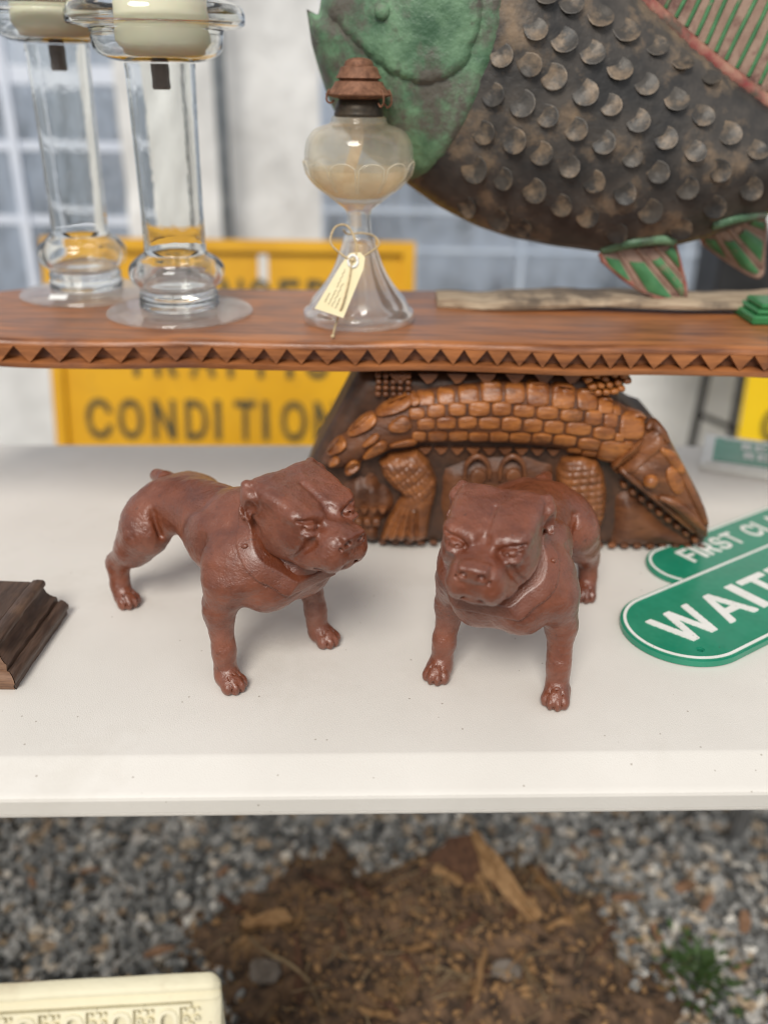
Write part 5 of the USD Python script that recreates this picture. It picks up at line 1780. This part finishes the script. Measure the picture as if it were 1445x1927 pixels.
q0, q1 = onz(1315, 884, TZ), onz(1445, 903, TZ)
an = math.atan2(q1[1] - q0[1], q1[0] - q0[0])
t3 = thing('framed_sign', 'green sign in a white frame lying at the back right edge of the table', 'sign', (q0[0], q0[1], TZ), an)
L3, W3 = .36, .135
T3 = trimesh.transformations.rotation_matrix(math.radians(3), (1, 0, 0))
for nm, m, mt in (('frame', plate(sg.box(0, 0, L3, W3), .0004, .011, .001), M['white_enamel']), ('face', plate(sg.box(.007, .007, L3 - .007, W3 - .007), .0116, .0012), M['white_enamel']), ('panel', plate(sg.box(.016, .014, L3 - .016, W3 - .018), .0130, .0010), M['green_enamel'])):
    obj(nm, m, mt, t3, False, local=True)
lx_ = .056
for r_, (zz, hh) in enumerate(((.074, .026), (.036, .026))):
    xx = lx_ + .004 * r_
    for k2 in range(6):
        wv_ = .013 + .004 * ((k2 * 7 + r_ * 3) % 3)
        sh = shapely.union_all([sg.box(xx, zz, xx + .005, zz + hh), sg.box(xx, zz + hh - .006, xx + wv_, zz + hh), sg.box(xx, zz + hh * .42, xx + wv_ * .85, zz + hh * .42 + .005)] + ([sg.box(xx, zz, xx + wv_, zz + .005)] if k2 % 2 else [sg.box(xx + wv_ - .005, zz, xx + wv_, zz + hh)]))
        obj('letter', plate(sh, .0141, .0008), M['white_enamel'], t3, False, local=True)
        xx += wv_ + .006
sh = shapely.union_all([sg.box(.03 + i * .009, W3 - .0255, .036 + i * .009, W3 - .0215) for i in range(34)])
for g_ in sh.geoms:
    obj('small_letter', plate(g_, .0141, .0006), M['white_enamel'], t3, False, local=True)

# ------------------------------------------------------------------ dark wooden moulded base at left
c0 = onz(30, 1301, TZ)
pw = thing('moulded_base', 'dark wooden base with stepped mouldings, cut off at the left edge', 'wooden base', (c0[0], c0[1], TZ), math.radians(-2.5))
DEP, WID = .135, .22
# moulding section: distance from the outer face inwards, height
sec = [(.001, .0004), (.0005, .006), (-.0012, .0085), (-.0014, .0125), (.0008, .0162), (.0045, .0180), (.0068, .0178), (.0072, .0160), (.0092, .0160), (.0095, .0215), (.0125, .0222), (.0165, .0238), (.0200, .0270), (.0222, .0320), (.0228, .0380), (.040, .0385), (.040, .0004)]
lo_, up_s = sec, [(.0205, .0388), (.0165, .0395), (.0165, .0432), (.0185, .0452), (.0245, .0456), (.0300, .0446), (.0310, .0420), (.0310, .0388)]


def mitre_run(section, along, t0, t1, n_=14, gap=.0006):
    """Extrudes the section with a mitre at the corner: 'y' is the right side (running back), 'x' the front (running left)."""
    V = []
    s_ = np.array(section)
    rng = np.random.default_rng(3)
    for t in np.linspace(t0, t1, n_):
        f = (t - t0) / (t1 - t0)
        jit = .0004 * rng.normal(size=len(s_))
        if along == 'y':
            yy = (s_[:, 0] + gap) * (1 - f) + t1 * f
            V.append(np.stack([-s_[:, 0] + jit, yy, s_[:, 1]], 1))
        else:
            xx = -(s_[:, 0] + gap) * (1 - f) - t1 * f
            V.append(np.stack([xx, s_[:, 0] + jit, s_[:, 1]], 1))
    k = len(s_)
    V = np.vstack(V)
    F = []
    for i in range(n_ - 1):
        for j in range(k):
            p, q = i * k + j, i * k + (j + 1) % k
            F += [[p, q, q + k], [p, q + k, p + k]]
    cap = trimesh.creation.triangulate_polygon(sg.Polygon(s_), engine='earcut')
    ids = np.array([np.argmin(((s_ - c) ** 2).sum(1)) for c in cap[0]])
    F = np.vstack([F, ids[cap[1]], ids[cap[1]] + (n_ - 1) * k])
    m = trimesh.Trimesh(V, F, process=False)
    m.fix_normals()
    return m


obj('side_moulding', mitre_run(lo_, 'y', 0, DEP), M['walnut'], pw, 35, local=True)
obj('front_moulding', mitre_run(lo_, 'x', 0, WID), M['walnut_raw'], pw, 35, 'paler worn front moulding', local=True)
obj('top_fillet', extrude_x([(0, 0)] + [(1, 0), (1, 1)], [0, 1]) if False else mitre_run(up_s, 'y', 0, DEP - .006), M['walnut'], pw, 35, local=True)
obj('top_fillet', mitre_run(up_s, 'x', 0, WID), M['walnut'], pw, 35, local=True)
obj('top_board', rbox(WID - .034, DEP - .034, .030, .001, (-.034 - (WID - .034) / 2, .034 + (DEP - .034) / 2, .0245)), M['walnut'], pw, False, local=True)
